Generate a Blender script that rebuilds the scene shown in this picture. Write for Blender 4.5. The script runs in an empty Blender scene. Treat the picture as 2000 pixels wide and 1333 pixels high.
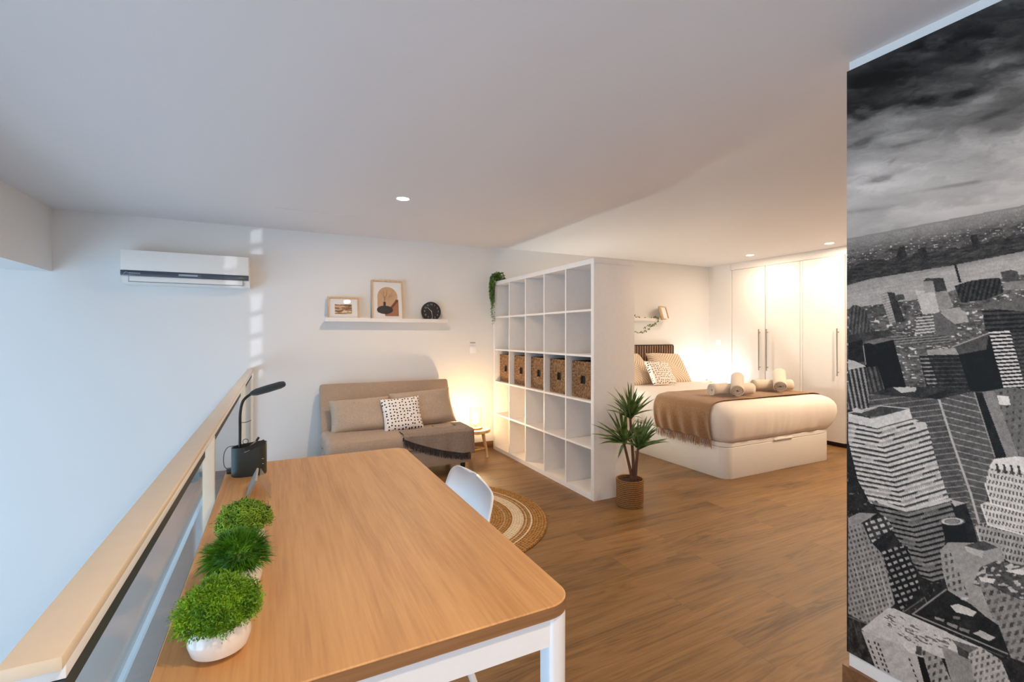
import bpy, bmesh, math, random
import numpy as np
from math import sin, cos, pi, radians
from mathutils import Vector, Matrix, noise

random.seed(7)
SC = bpy.context.scene
COL = SC.collection

# ------------------------------------------------------------------ camera
F_PX, THETA, Y_H, CAM_H = 917.28, 0.4649, 653.66, 1.2482
cam_d = bpy.data.cameras.new('camera')
cam = bpy.data.objects.new('camera', cam_d)
COL.objects.link(cam)
cam_d.sensor_width = 36.0
cam_d.lens = F_PX * 36.0 / 2000.0
cam_d.shift_y = -(666.5 - Y_H) / 2000.0
cam_d.clip_start = 0.02
cam.location = (0, 0, CAM_H)
cam.rotation_euler = (pi / 2, 0, -THETA)
SC.camera = cam

# ------------------------------------------------------------------ view, world
SC.view_settings.view_transform = 'Standard'
SC.view_settings.look = 'None'
SC.view_settings.gamma = 1.0
SC.view_settings.use_curve_mapping = False
SC.view_settings.exposure = 0.10
SC.cycles.max_bounces = 10
SC.cycles.diffuse_bounces = 6
SC.cycles.transparent_max_bounces = 16
SC.cycles.sample_clamp_indirect = 6.0
world = bpy.data.worlds.new('sky')
SC.world = world
world.use_nodes = True
world.node_tree.nodes['Background'].inputs[0].default_value = (0.55, 0.72, 1.0, 1)
world.node_tree.nodes['Background'].inputs[1].default_value = 1.0

CZ = 2.2045      # ceiling over the desk
CZB = 2.2145     # ceiling over the bed, a finger higher
WY = 4.76        # back wall
XR = 5.549       # wardrobe wall
XBEAM = -1.524

def lamp(name, kind, loc, energy, color, **kw):
    d = bpy.data.lights.new(name, kind)
    d.energy = energy
    d.color = color
    for k, v in kw.items():
        setattr(d, k, v)
    o = bpy.data.objects.new(name, d)
    COL.objects.link(o)
    o.location = loc
    return o

# light reflected in from outside, rising through the narrow paned window of the void
sun = lamp('sun', 'SUN', (-6, -1, 0), 1.3, (0.80, 0.86, 1.0), angle=radians(0.35))
sun.rotation_euler = Vector((0.9, 1.0, 0.3)).to_track_quat('-Z', 'Y').to_euler()

WARM = (1.0, 0.62, 0.33)
WARM2 = (1.0, 0.73, 0.48)
WARM3 = (1.0, 0.78, 0.56)
# (x, y, ceiling z, watts, colour) of the recessed downlights; those out of view are added to brighten the room
DOWNLIGHTS_AND_FILL = [
    (0.795, 3.295, CZ, 17.5, WARM2),
    (5.146, 3.805, CZB, 7.0, WARM3),
    (5.226, 2.934, CZB, 8.5, WARM3),
    (4.72, 1.70, CZB, 46.0, WARM3),
    (3.05, 1.25, CZB, 12.0, WARM2),
    (0.50, -0.20, CZ, 20.0, WARM2),
    (0.50, -1.60, CZ, 20.0, WARM2),
]
DAYLIGHT = (3.0, 7.0)    # strength of the bright glazings on the left; the latter is added fill
DAYCOL = (0.50, 0.74, 1.0)

# ------------------------------------------------------------------ materials
def lin(c):
    if isinstance(c, (tuple, list)) and len(c) == 3:
        return tuple(((x / 255) / 12.92 if x / 255 <= 0.04045 else ((x / 255 + 0.055) / 1.055) ** 2.4) for x in c) + (1,)
    return c

MATS = {}
class MT:
    def __init__(s, name):
        s.m = bpy.data.materials.new(name)
        s.m.use_nodes = True
        s.nt = s.m.node_tree
        s.b = s.nt.nodes['Principled BSDF']
        s.out = s.nt.nodes['Material Output']
        MATS[name] = s.m
        s.tc = None
    def n(s, t, **kw):
        nd = s.nt.nodes.new(t)
        for k, v in kw.items():
            if hasattr(nd, k):
                setattr(nd, k, v)
            else:
                nd.inputs[k].default_value = v
        return nd
    def l(s, a, b):
        s.nt.links.new(a, b)
    def coords(s, scale=(1, 1, 1), rot=(0, 0, 0), loc=(0, 0, 0), kind='Object'):
        if s.tc is None:
            s.tc = s.n('ShaderNodeTexCoord')
        mp = s.n('ShaderNodeMapping')
        mp.inputs['Scale'].default_value = scale
        mp.inputs['Rotation'].default_value = rot
        mp.inputs['Location'].default_value = loc
        s.l(s.tc.outputs[kind], mp.inputs[0])
        return mp.outputs[0]
    def noise(s, vec, scale, detail=4, rough=0.55, dist=0.0):
        nd = s.n('ShaderNodeTexNoise')
        nd.inputs['Scale'].default_value = scale
        nd.inputs['Detail'].default_value = detail
        nd.inputs['Roughness'].default_value = rough
        nd.inputs['Distortion'].default_value = dist
        s.l(vec, nd.inputs['Vector'])
        return nd.outputs['Fac']
    def ramp(s, fac, stops, interp='LINEAR'):
        r = s.n('ShaderNodeValToRGB')
        r.color_ramp.interpolation = interp
        while len(r.color_ramp.elements) < len(stops):
            r.color_ramp.elements.new(0.5)
        for e, (p, c) in zip(r.color_ramp.elements, stops):
            e.position = p
            e.color = c if len(c) == 4 else lin(c)
        s.l(fac, r.inputs[0])
        return r.outputs[0]
    def mix(s, fac, a, b, kind='MIX'):
        m = s.n('ShaderNodeMix', data_type='RGBA', blend_type=kind)
        for i, x in ((0, fac), (6, a), (7, b)):
            if hasattr(x, 'node'):
                s.l(x, m.inputs[i])
            else:
                m.inputs[i].default_value = x
        return m.outputs[2]
    def math(s, op, a, b=0.0, c=0.0):
        m = s.n('ShaderNodeMath', operation=op)
        for i, x in enumerate((a, b, c)):
            if hasattr(x, 'node'):
                s.l(x, m.inputs[i])
            else:
                m.inputs[i].default_value = x
        return m.outputs[0]
    def bump(s, h, strength=0.2, dist=0.005):
        b = s.n('ShaderNodeBump')
        b.inputs['Strength'].default_value = strength
        b.inputs['Distance'].default_value = dist
        s.l(h, b.inputs['Height'])
        s.l(b.outputs[0], s.b.inputs['Normal'])
    def base(s, c):
        if hasattr(c, 'node'):
            s.l(c, s.b.inputs['Base Color'])
        else:
            s.b.inputs['Base Color'].default_value = lin(c)

def plain(name, c, rough=0.5, metal=0.0, coat=0.0, mott=0.04, scale=30, spec=0.5, bump=0.0):
    t = MT(name)
    v = t.coords()
    f = t.noise(v, scale, 3)
    cl = lin(c)
    lo = tuple(x * (1 - mott) for x in cl[:3]) + (1,)
    hi = tuple(min(1, x * (1 + mott)) for x in cl[:3]) + (1,)
    t.base(t.ramp(f, [(0.3, lo), (0.7, hi)]))
    t.b.inputs['Roughness'].default_value = rough
    t.b.inputs['Metallic'].default_value = metal
    t.b.inputs['Specular IOR Level'].default_value = spec
    if coat:
        t.b.inputs['Coat Weight'].default_value = coat
        t.b.inputs['Coat Roughness'].default_value = 0.08
    if bump:
        t.bump(f, bump, 0.003)
    return t.m

def emis(name, c, strength):
    t = MT(name)
    t.base(c)
    t.b.inputs['Emission Color'].default_value = lin(c) if max(c) > 1.01 else (c[0], c[1], c[2], 1)
    t.b.inputs['Emission Strength'].default_value = strength
    return t.m

def fabric(name, c, c2=None, weave=900, rough=0.9, bump=0.25, sheen=0.2, big=0.08):
    t = MT(name)
    v = t.coords()
    w1 = t.noise(t.coords((1, 1, 6)), weave / 10, 2)
    w2 = t.noise(t.coords((6, 1, 1)), weave / 10, 2)
    w = t.math('MULTIPLY', t.math('ADD', w1, w2), 0.5)
    c2 = c2 or tuple(int(x * 0.84) for x in c)
    col = t.ramp(w, [(0.38, c2), (0.62, c)])
    g = t.ramp(t.noise(v, 4, 3), [(0.3, (1 - big, 1 - big, 1 - big, 1)), (0.7, (1, 1, 1, 1))])
    t.base(t.mix(1.0, col, g, 'MULTIPLY'))
    t.b.inputs['Roughness'].default_value = rough
    t.b.inputs['Specular IOR Level'].default_value = 0.15
    t.b.inputs['Sheen Weight'].default_value = sheen
    t.bump(w, bump, 0.002)
    return t.m

def wall_paint(name, c, gloss=0.2):
    t = MT(name)
    v = t.coords()
    f = t.noise(v, 2.2, 4)
    fine = t.noise(v, 90, 2)
    t.base(t.mix(f, tuple(x * 0.985 for x in lin(c)[:3]) + (1,), lin(c)))
    t.b.inputs['Roughness'].default_value = 0.55
    t.b.inputs['Specular IOR Level'].default_value = gloss
    t.bump(fine, 0.04, 0.002)
    return t.m

M_WALL = wall_paint('white_wall_paint', (232, 230, 227), 0.35)
M_CEIL = wall_paint('white_ceiling_paint', (226, 222, 220), 0.2)
M_LACQ = plain('white_lacquer', (236, 232, 226), 0.42, mott=0.01, coat=0.0)
M_WHITE = plain('white_melamine', (236, 231, 226), 0.4, mott=0.015)
M_WMETAL = plain('white_painted_metal', (232, 232, 234), 0.35, mott=0.01)
M_SHELL = plain('white_plastic', (246, 247, 250), 0.3, mott=0.005, coat=0.2)
M_CREAM = plain('cream_painted_metal', (220, 204, 180), 0.38, mott=0.02, coat=0.3)
M_BLACK = plain('black_plastic', (22, 22, 22), 0.4, mott=0.1)
M_DARKG = plain('dark_green_grey_plastic', (44, 52, 52), 0.42, mott=0.08)
M_BAND = plain('slate_plastic_band', (62, 72, 84), 0.3, mott=0.03, coat=0.4)
M_STEEL = plain('brushed_steel', (170, 160, 148), 0.3, metal=1.0, mott=0.05)
M_GREYM = plain('grey_metal', (150, 146, 140), 0.4, metal=0.4)
M_GASKET = plain('black_rubber_gasket', (38, 46, 50), 0.6)
M_CERAM = plain('white_glazed_ceramic', (232, 224, 218), 0.2, mott=0.02, coat=0.5)
M_MARK = plain('pale_grey_print', (165, 172, 180), 0.5)
M_LINE = plain('grey_gap_line', (150, 150, 150), 0.8)
M_PAPER = plain('white_mat_board', (240, 238, 236), 0.7, mott=0.01)
M_HBBACK = plain('slat_gap_shade', (26, 20, 16), 0.9)  # near black puts the shade between the headboard slats into the backing
M_DARKGAP = plain('dark_gap', (60, 50, 42), 0.8)

def glass(name, tint=(1, 1, 1), ior=1.5, rough=0.0):
    """thin glass: clear, reflecting by Fresnel"""
    t = MT(name)
    t.nt.nodes.remove(t.b)
    tr = t.n('ShaderNodeBsdfTransparent')
    tr.inputs[0].default_value = tint + (1,)
    gl = t.n('ShaderNodeBsdfGlossy')
    gl.inputs['Roughness'].default_value = rough
    lw_ = t.n('ShaderNodeLayerWeight')
    lw_.inputs[0].default_value = 0.5
    f0 = ((ior - 1) / (ior + 1)) ** 2
    fr = t.math('ADD', t.math('MULTIPLY', t.math('POWER', lw_.outputs['Facing'], 5.0), 1 - f0), f0)
    mx = t.n('ShaderNodeMixShader')
    t.l(fr, mx.inputs[0])
    t.l(tr.outputs[0], mx.inputs[1])
    t.l(gl.outputs[0], mx.inputs[2])
    t.l(mx.outputs[0], t.out.inputs[0])
    return t.m
M_GLASS = glass('clear_railing_glass', (0.94, 0.97, 0.97), 1.6)
M_JAR = glass('clear_jar_glass', (0.98, 0.98, 0.97), 1.45)
M_CLEAR = glass('clear_acrylic', (0.95, 0.95, 0.95), 1.45)

def wood(name, c_lo, c_mid, c_hi, axis=1, rings=9.0, rough=0.45, coat=0.0, fine=1.0, stretch=14):
    t = MT(name)
    s = [1.0, 1.0, 1.0]
    s[axis] = 1.0 / stretch
    v = t.coords(tuple(x * rings for x in s))
    n1 = t.noise(v, 2.0, 6, 0.6, 0.6)
    s2 = [60.0, 60.0, 60.0]
    s2[axis] = 2.2
    n2 = t.noise(t.coords(tuple(s2)), 2.0, 3, 0.6)
    k = t.math('ADD', t.math('MULTIPLY', n1, 0.62), t.math('MULTIPLY', n2, 0.38 * fine))
    t.base(t.ramp(k, [(0.30, c_lo), (0.50, c_mid), (0.72, c_hi)]))
    t.b.inputs['Roughness'].default_value = rough
    t.b.inputs['Coat Weight'].default_value = coat
    t.b.inputs['Coat Roughness'].default_value = 0.2
    t.bump(n2, 0.06, 0.002)
    return t.m
M_DESK = wood('oak_veneer', (174, 122, 70), (202, 150, 94), (218, 168, 110), 1, 5.0, 0.5, 0.0)
M_LOAK = wood('light_oak', (178, 140, 100), (206, 170, 130), (224, 192, 152), 2, 20, 0.55)
M_STOOLW = wood('rough_pine', (150, 112, 62), (212, 178, 124), (232, 204, 156), 2, 12, 0.6)
M_LAMPW = wood('lamp_base_wood', (130, 84, 34), (176, 120, 56), (200, 146, 80), 0, 14, 0.5)
M_WALNUT = wood('dark_slat_walnut', (88, 60, 44), (128, 92, 68), (154, 116, 88), 2, 18, 0.5)
M_BASEB = wood('brown_skirting', (96, 66, 40), (124, 88, 56), (146, 106, 72), 0, 9, 0.45)

def floor_mat():
    t = MT('oak_plank_floor')
    tc = t.coords()
    br = t.n('ShaderNodeTexBrick')
    br.offset = 0.37
    br.offset_frequency = 2
    br.squash = 1.0
    br.inputs['Scale'].default_value = 1.0
    br.inputs['Brick Width'].default_value = 1.20
    br.inputs['Row Height'].default_value = 0.20
    br.inputs['Mortar Size'].default_value = 0.0012
    br.inputs['Mortar Smooth'].default_value = 0.1
    br.inputs['Color1'].default_value = (0, 0, 0, 1)
    br.inputs['Color2'].default_value = (1, 1, 1, 1)
    br.inputs['Mortar'].default_value = (0.5, 0.5, 0.5, 1)
    t.l(t.coords(loc=(0.28, 0.07, 0)), br.inputs['Vector'])
    plank = br.outputs['Color']
    off = t.n('ShaderNodeVectorMath', operation='SCALE')
    t.l(plank, off.inputs[0])
    off.inputs['Scale'].default_value = 17.0
    add = t.n('ShaderNodeVectorMath', operation='ADD')
    t.l(t.coords((0.42, 5.5, 1)), add.inputs[0])
    t.l(off.outputs[0], add.inputs[1])
    n1 = t.noise(add.outputs[0], 1.5, 4, 0.5, 1.3)
    wv = t.math('FRACT', t.math('MULTIPLY', n1, 9.0))
    ring = t.math('MULTIPLY', t.math('ABSOLUTE', t.math('SUBTRACT', wv, 0.5)), 2.0)
    add2 = t.n('ShaderNodeVectorMath', operation='ADD')
    t.l(t.coords((4, 90, 1)), add2.inputs[0])
    t.l(off.outputs[0], add2.inputs[1])
    fine = t.noise(add2.outputs[0], 1.0, 4, 0.6)
    big = t.noise(t.coords((1.2, 3.0, 1)), 1.6, 4, 0.6, 0.8)
    k = t.math('ADD', t.math('MULTIPLY', n1, 0.45), t.math('ADD', t.math('MULTIPLY', ring, 0.12), t.math('ADD', t.math('MULTIPLY', fine, 0.26), t.math('MULTIPLY', big, 0.22))))
    col = t.ramp(k, [(0.32, (80, 58, 33)), (0.49, (124, 92, 54)), (0.66, (144, 109, 67))])
    pl = t.n('ShaderNodeSeparateColor')
    t.l(plank, pl.inputs[0])
    tone = t.ramp(pl.outputs[0], [(0.0, (0.86, 0.86, 0.86, 1)), (0.5, (0.97, 0.96, 0.95, 1)), (1.0, (1.07, 1.05, 1.02, 1))])
    col = t.mix(1.0, col, tone, 'MULTIPLY')
    vo = t.n('ShaderNodeTexVoronoi')
    vo.inputs['Scale'].default_value = 1.0
    t.l(t.coords((1.1, 2.0, 1)), vo.inputs['Vector'])
    knot = t.ramp(vo.outputs['Distance'], [(0.015, (0.45, 0.40, 0.36, 1)), (0.06, (1, 1, 1, 1))])
    col = t.mix(0.8, col, knot, 'MULTIPLY')
    col = t.mix(t.math('MULTIPLY', br.outputs['Fac'], 0.55), col, lin((92, 64, 40)))
    t.base(col)
    t.b.inputs['Roughness'].default_value = 0.42
    t.b.inputs['Specular IOR Level'].default_value = 0.4
    t.bump(fine, 0.05, 0.002)
    return t.m
M_FLOOR = floor_mat()

M_SOFA = fabric('taupe_sofa_linen', (184, 161, 141), (162, 140, 121))
M_SOFAP = fabric('taupe_pillow_linen', (192, 172, 153), (172, 152, 133))
M_THROWD = fabric('dark_taupe_wool', (158, 140, 126), (130, 114, 102), 600, bump=0.5)
M_FRINGED = fabric('charcoal_fringe_yarn', (64, 58, 58), (46, 42, 42), 600)
M_THROWB = fabric('camel_cotton', (164, 128, 94), (138, 104, 76), 700, bump=0.35)
M_FRINGEB = fabric('camel_fringe_yarn', (162, 118, 88), (128, 92, 70), 600)
M_DUVET = fabric('white_cotton', (236, 226, 216), (230, 219, 208), 1400, bump=0.08, sheen=0.1, big=0.03)
M_TOWEL = fabric('cream_terry', (232, 218, 200), (214, 197, 177), 1500, bump=0.7, sheen=0.5)
M_WICK = None

def dots_mat(name, base, dot, scale, thr, rnd=0.45):
    t = MT(name)
    v = t.coords((1, 1, 0.001))
    vo = t.n('ShaderNodeTexVoronoi', voronoi_dimensions='2D')
    vo.inputs['Scale'].default_value = scale
    vo.inputs['Randomness'].default_value = rnd
    t.l(v, vo.inputs['Vector'])
    t.base(t.ramp(vo.outputs['Distance'], [(thr, dot), (thr + 0.05, base)]))
    t.b.inputs['Roughness'].default_value = 0.9
    t.b.inputs['Specular IOR Level'].default_value = 0.15
    t.bump(t.noise(t.coords(), 200, 2), 0.2, 0.002)
    return t.m
M_DOTS = dots_mat('white_cotton_black_dots', (236, 228, 222), (30, 28, 34), 34, 0.20, 0.45)
M_DOTS2 = dots_mat('cream_cotton_black_dots', (240, 230, 220), (40, 30, 32), 34, 0.19, 0.5)

def stripes_mat():
    t = MT('cream_tufted_diagonal_weave')
    v = t.coords()
    sx = t.n('ShaderNodeSeparateXYZ')
    t.l(v, sx.inputs[0])
    x, y = sx.outputs[0], sx.outputs[1]
    d1 = t.math('MULTIPLY', t.math('SUBTRACT', x, y), 0.707)
    d2 = t.math('MULTIPLY', t.math('ADD', x, y), 0.707)
    s1 = t.math('FRACT', t.math('MULTIPLY', d2, 36.0))
    s2 = t.math('FRACT', t.math('MULTIPLY', d1, 36.0))
    sel = t.math('GREATER_THAN', d2, 0.02)
    k = t.math('ADD', t.math('MULTIPLY', s1, t.math('SUBTRACT', 1.0, sel)), t.math('MULTIPLY', s2, sel))
    ns = t.noise(v, 150, 2)
    k = t.math('ADD', k, t.math('MULTIPLY', t.math('SUBTRACT', ns, 0.5), 0.5))
    t.base(t.ramp(k, [(0.10, (168, 124, 84)), (0.34, (228, 210, 188)), (0.95, (236, 222, 202))]))
    t.b.inputs['Roughness'].default_value = 0.95
    t.b.inputs['Specular IOR Level'].default_value = 0.1
    t.bump(k, 0.5, 0.004)
    return t.m
M_STRIPE = stripes_mat()

def wicker_mat():
    t = MT('woven_seagrass')
    v = t.coords()
    sx = t.n('ShaderNodeSeparateXYZ')
    t.l(v, sx.inputs[0])
    ang = t.math('ARCTAN2', sx.outputs[2], sx.outputs[1])
    r = t.math('SQRT', t.math('ADD', t.math('POWER', sx.outputs[1], 2.0), t.math('POWER', sx.outputs[2], 2.0)))
    cb = t.n('ShaderNodeCombineXYZ')
    t.l(t.math('MULTIPLY', ang, 11.0), cb.inputs[0])
    t.l(t.math('MULTIPLY', r, 22.0), cb.inputs[1])
    n1 = t.noise(cb.outputs[0], 1.6, 4, 0.7)
    n2 = t.noise(v, 60, 3, 0.7)
    k = t.math('ADD', t.math('MULTIPLY', n1, 0.6), t.math('MULTIPLY', n2, 0.4))
    t.base(t.ramp(k, [(0.40, (46, 30, 18)), (0.5, (118, 84, 52)), (0.60, (184, 140, 92))]))
    t.b.inputs['Roughness'].default_value = 0.7
    t.bump(k, 0.9, 0.006)
    return t.m
M_WICK = wicker_mat()

def rope_mat(name, lo, mid, hi, pitch):
    """horizontal coils of twisted fibre"""
    t = MT(name)
    v = t.coords()
    sx = t.n('ShaderNodeSeparateXYZ')
    t.l(v, sx.inputs[0])
    coil = t.math('ABSOLUTE', t.math('SUBTRACT', t.math('FRACT', t.math('MULTIPLY', sx.outputs[2], pitch)), 0.5))
    n2 = t.noise(v, 110, 3, 0.7)
    k = t.math('ADD', t.math('MULTIPLY', t.math('SUBTRACT', 0.5, coil), 0.7), t.math('MULTIPLY', n2, 0.55))
    t.base(t.ramp(k, [(0.2, lo), (0.45, mid), (0.75, hi)]))
    t.b.inputs['Roughness'].default_value = 0.8
    t.bump(k, 0.8, 0.005)
    return t.m
M_ROPE = rope_mat('coiled_seagrass_pot', (54, 32, 12), (124, 84, 38), (168, 122, 66), 70)

def rug_mat():
    t = MT('braided_jute')
    v = t.coords()
    sx = t.n('ShaderNodeSeparateXYZ')
    t.l(v, sx.inputs[0])
    x, y = sx.outputs[0], sx.outputs[1]
    r = t.math('SQRT', t.math('ADD', t.math('POWER', x, 2.0), t.math('POWER', y, 2.0)))
    ang = t.math('ARCTAN2', y, x)
    coil = t.math('FRACT', t.math('MULTIPLY', r, 55.0))
    braid = t.math('SINE', t.math('ADD', t.math('MULTIPLY', t.math('MULTIPLY', ang, r), 260.0), t.math('MULTIPLY', coil, 3.0)))
    n2 = t.noise(v, 60, 3, 0.7)
    k = t.math('ADD', t.math('MULTIPLY', braid, 0.10), t.math('ADD', t.math('MULTIPLY', n2, 0.6), t.math('MULTIPLY', t.math('ABSOLUTE', t.math('SUBTRACT', coil, 0.5)), -0.35)))
    jute = t.ramp(k, [(0.02, (96, 64, 32)), (0.25, (158, 116, 68)), (0.45, (192, 150, 98))])
    pale = t.ramp(k, [(0.02, (170, 148, 118)), (0.25, (208, 190, 162)), (0.45, (226, 212, 188))])
    band = t.ramp(t.math('MULTIPLY', r, 1.0), [(0.0, (0, 0, 0, 1)), (0.455, (0.25, 0.25, 0.25, 1)), (0.47, (0, 0, 0, 1)), (0.515, (1, 1, 1, 1)), (0.588, (0, 0, 0, 1)), (0.60, (0.45, 0.45, 0.45, 1)), (0.612, (0, 0, 0, 1)), (0.634, (0.95, 0.95, 0.95, 1)), (0.648, (0, 0, 0, 1))], 'CONSTANT')
    t.base(t.mix(band, jute, pale))
    t.b.inputs['Roughness'].default_value = 0.95
    t.b.inputs['Specular IOR Level'].default_value = 0.1
    t.bump(k, 0.7, 0.006)
    return t.m
M_RUG = rug_mat()

def leaf_mat(name, lo, hi, rough=0.5):
    t = MT(name)
    f = t.noise(t.coords(), 35, 3)
    t.base(t.ramp(f, [(0.35, lo), (0.65, hi)]))
    t.b.inputs['Roughness'].default_value = rough
    t.b.inputs['Subsurface Weight'].default_value = 0.0
    return t.m
M_LEAF = leaf_mat('dracaena_leaf', (56, 78, 34), (104, 128, 64), 0.42)
M_STEM = plain('plant_stem_bark', (96, 62, 44), 0.8, mott=0.25, scale=60, bump=0.4)
M_SOIL = plain('dark_soil', (40, 26, 16), 0.95, mott=0.4, scale=90, bump=0.6)
M_GR1 = leaf_mat('bright_green_twigs', (70, 120, 10), (132, 178, 30), 0.6)
M_GR2 = leaf_mat('deep_green_grass_blades', (40, 92, 10), (92, 150, 26), 0.5)
M_GR3 = leaf_mat('yellow_green_curls', (74, 118, 12), (136, 172, 36), 0.6)
M_GRC = plain('dark_green_core', (26, 56, 10), 0.95)
M_VINE = leaf_mat('succulent_vine', (60, 98, 46), (140, 164, 86), 0.6)
M_IVY = leaf_mat('ivy_leaf', (58, 80, 30), (128, 140, 84), 0.6)

M_BULB = emis('warm_bulb_glow', (1.0, 0.70, 0.39), 400.0)
M_BULBC = emis('cool_bulb_glow', (0.90, 0.95, 1.0), 185.0)
M_BULBL = emis('cool_bulb_glow_left', (0.93, 1.0, 0.96), 760.0)
M_DLED = emis('downlight_led', (1.0, 0.88, 0.72), 40.0)

# ------------------------------------------------------------------ mesh helpers
def bx(bm, x0, x1, y0, y1, z0, z1):
    vs = [bm.verts.new((x, y, z)) for x in (x0, x1) for y in (y0, y1) for z in (z0, z1)]
    for f in ((0, 1, 3, 2), (4, 6, 7, 5), (0, 4, 5, 1), (2, 3, 7, 6), (0, 2, 6, 4), (1, 5, 7, 3)):
        bm.faces.new([vs[i] for i in f])
    return vs

def box(*a, bev=0.0, seg=2):
    bm = bmesh.new()
    bx(bm, *a)
    if bev:
        bmesh.ops.bevel(bm, geom=bm.edges[:], offset=bev, segments=seg, affect='EDGES', profile=0.6)
    bmesh.ops.recalc_face_normals(bm, faces=bm.faces[:])
    return bm

def join(*bms):
    out = bms[0]
    for b in bms[1:]:
        me = bpy.data.meshes.new('tmp')
        b.to_mesh(me)
        out.from_mesh(me)
        bpy.data.meshes.remove(me)
        b.free()
    return out

def rrect(x0, x1, y0, y1, r, n=6, corners=(1, 1, 1, 1)):
    """outline, anticlockwise; corners: (x0y0, x1y0, x1y1, x0y1) radius factors"""
    pts = []
    for (cx, cy, a0, k) in ((x0, y0, pi, corners[0]), (x1, y0, 1.5 * pi, corners[1]), (x1, y1, 0, corners[2]), (x0, y1, 0.5 * pi, corners[3])):
        rr = max(r * k, 1e-4)
        ox = cx + rr if cx == x0 else cx - rr
        oy = cy + rr if cy == y0 else cy - rr
        for i in range(n + 1):
            a = a0 + 0.5 * pi * i / n
            pts.append((ox + rr * cos(a), oy + rr * sin(a)))
    return pts

def densify(pts, step):
    out = []
    m = len(pts)
    for i in range(m):
        a, b = pts[i], pts[(i + 1) % m]
        d = math.hypot(b[0] - a[0], b[1] - a[1])
        k = max(1, int(d / step))
        for j in range(k):
            t = j / k
            out.append((a[0] + (b[0] - a[0]) * t, a[1] + (b[1] - a[1]) * t))
    return out

def loft(rings, cap=True, closed=True):
    bm = bmesh.new()
    R = [[bm.verts.new(p) for p in r] for r in rings]
    for a, b in zip(R, R[1:]):
        m = len(a)
        for i in range(m if closed else m - 1):
            j = (i + 1) % m
            bm.faces.new((a[i], a[j], b[j], b[i]))
    if cap:
        bm.faces.new(list(reversed(R[0])))
        bm.faces.new(R[-1])
    bmesh.ops.recalc_face_normals(bm, faces=bm.faces[:])
    return bm

def block(levels, x0, x1, y0, y1, r, n=6, corners=(1, 1, 1, 1), step=None, disp=None):
    """levels: (outset, z); every ring is the rounded rectangle grown by the outset"""
    base = rrect(x0, x1, y0, y1, r, n, corners)
    if step:
        base = densify(base, step)
    cx, cy = (x0 + x1) / 2, (y0 + y1) / 2
    hx, hy = (x1 - x0) / 2, (y1 - y0) / 2
    rings = []
    for li, (o, z) in enumerate(levels):
        sx, sy = (hx + o) / hx, (hy + o) / hy
        ring = []
        for i, (x, y) in enumerate(base):
            p = Vector((cx + (x - cx) * sx, cy + (y - cy) * sy, z))
            if disp:
                p = disp(p, o, li, i)
            ring.append(p)
        rings.append(ring)
    return loft(rings)

def tube(path, rad, n=10, bm=None, cap=True):
    """path: points, rad: number or list"""
    own = bm is None
    bm = bm or bmesh.new()
    P = [Vector(p) for p in path]
    k = len(P)
    rs = rad if isinstance(rad, (list, tuple)) else [rad] * k
    up = None
    prev = None
    for i, p in enumerate(P):
        t = (P[min(i + 1, k - 1)] - P[max(i - 1, 0)]).normalized()
        if up is None:
            up = Vector((0, 0, 1)) if abs(t.z) < 0.9 else Vector((1, 0, 0))
        s = t.cross(up).normalized()
        up = s.cross(t).normalized()
        ring = [bm.verts.new(p + (s * cos(2 * pi * j / n) + up * sin(2 * pi * j / n)) * rs[i]) for j in range(n)]
        if prev:
            for j in range(n):
                bm.faces.new((prev[j], prev[(j + 1) % n], ring[(j + 1) % n], ring[j]))
        elif cap:
            bm.faces.new(list(reversed(ring)))
        prev = ring
    if cap:
        bm.faces.new(prev)
    if own:
        bmesh.ops.recalc_face_normals(bm, faces=bm.faces[:])
    return bm

def lathe(prof, cx=0, cy=0, n=36, cap=True, sx=1.0, sy=1.0):
    return loft([[(cx + r * cos(2 * pi * i / n) * sx, cy + r * sin(2 * pi * i / n) * sy, z) for i in range(n)] for r, z in prof], cap)

def grid(f, nu, nv):
    bm = bmesh.new()
    V = [[bm.verts.new(f(i / nu, j / nv)) for j in range(nv + 1)] for i in range(nu + 1)]
    for i in range(nu):
        for j in range(nv):
            bm.faces.new((V[i][j], V[i + 1][j], V[i + 1][j + 1], V[i][j + 1]))
    return bm

def smooth_path(pts, k=6):
    """Catmull-Rom"""
    P = [Vector(p) for p in pts]
    out = []
    for i in range(len(P) - 1):
        a, b, c, d = P[max(i - 1, 0)], P[i], P[i + 1], P[min(i + 2, len(P) - 1)]
        for j in range(k):
            t = j / k
            out.append(0.5 * ((2 * b) + (c - a) * t + (2 * a - 5 * b + 4 * c - d) * t * t + (3 * b - a - 3 * c + d) * t ** 3))
    out.append(P[-1])
    return out

LOC = {}
def thing(name, label, cat, loc=(0, 0, 0), rot=(0, 0, 0), group=None):
    o = bpy.data.objects.new(name, None)
    o.empty_display_size = 0.05
    COL.objects.link(o)
    o.location = loc
    o.rotation_euler = rot
    o['label'] = label
    o['category'] = cat
    if group:
        o['group'] = group
    LOC[o] = Vector(loc)
    return o

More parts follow.
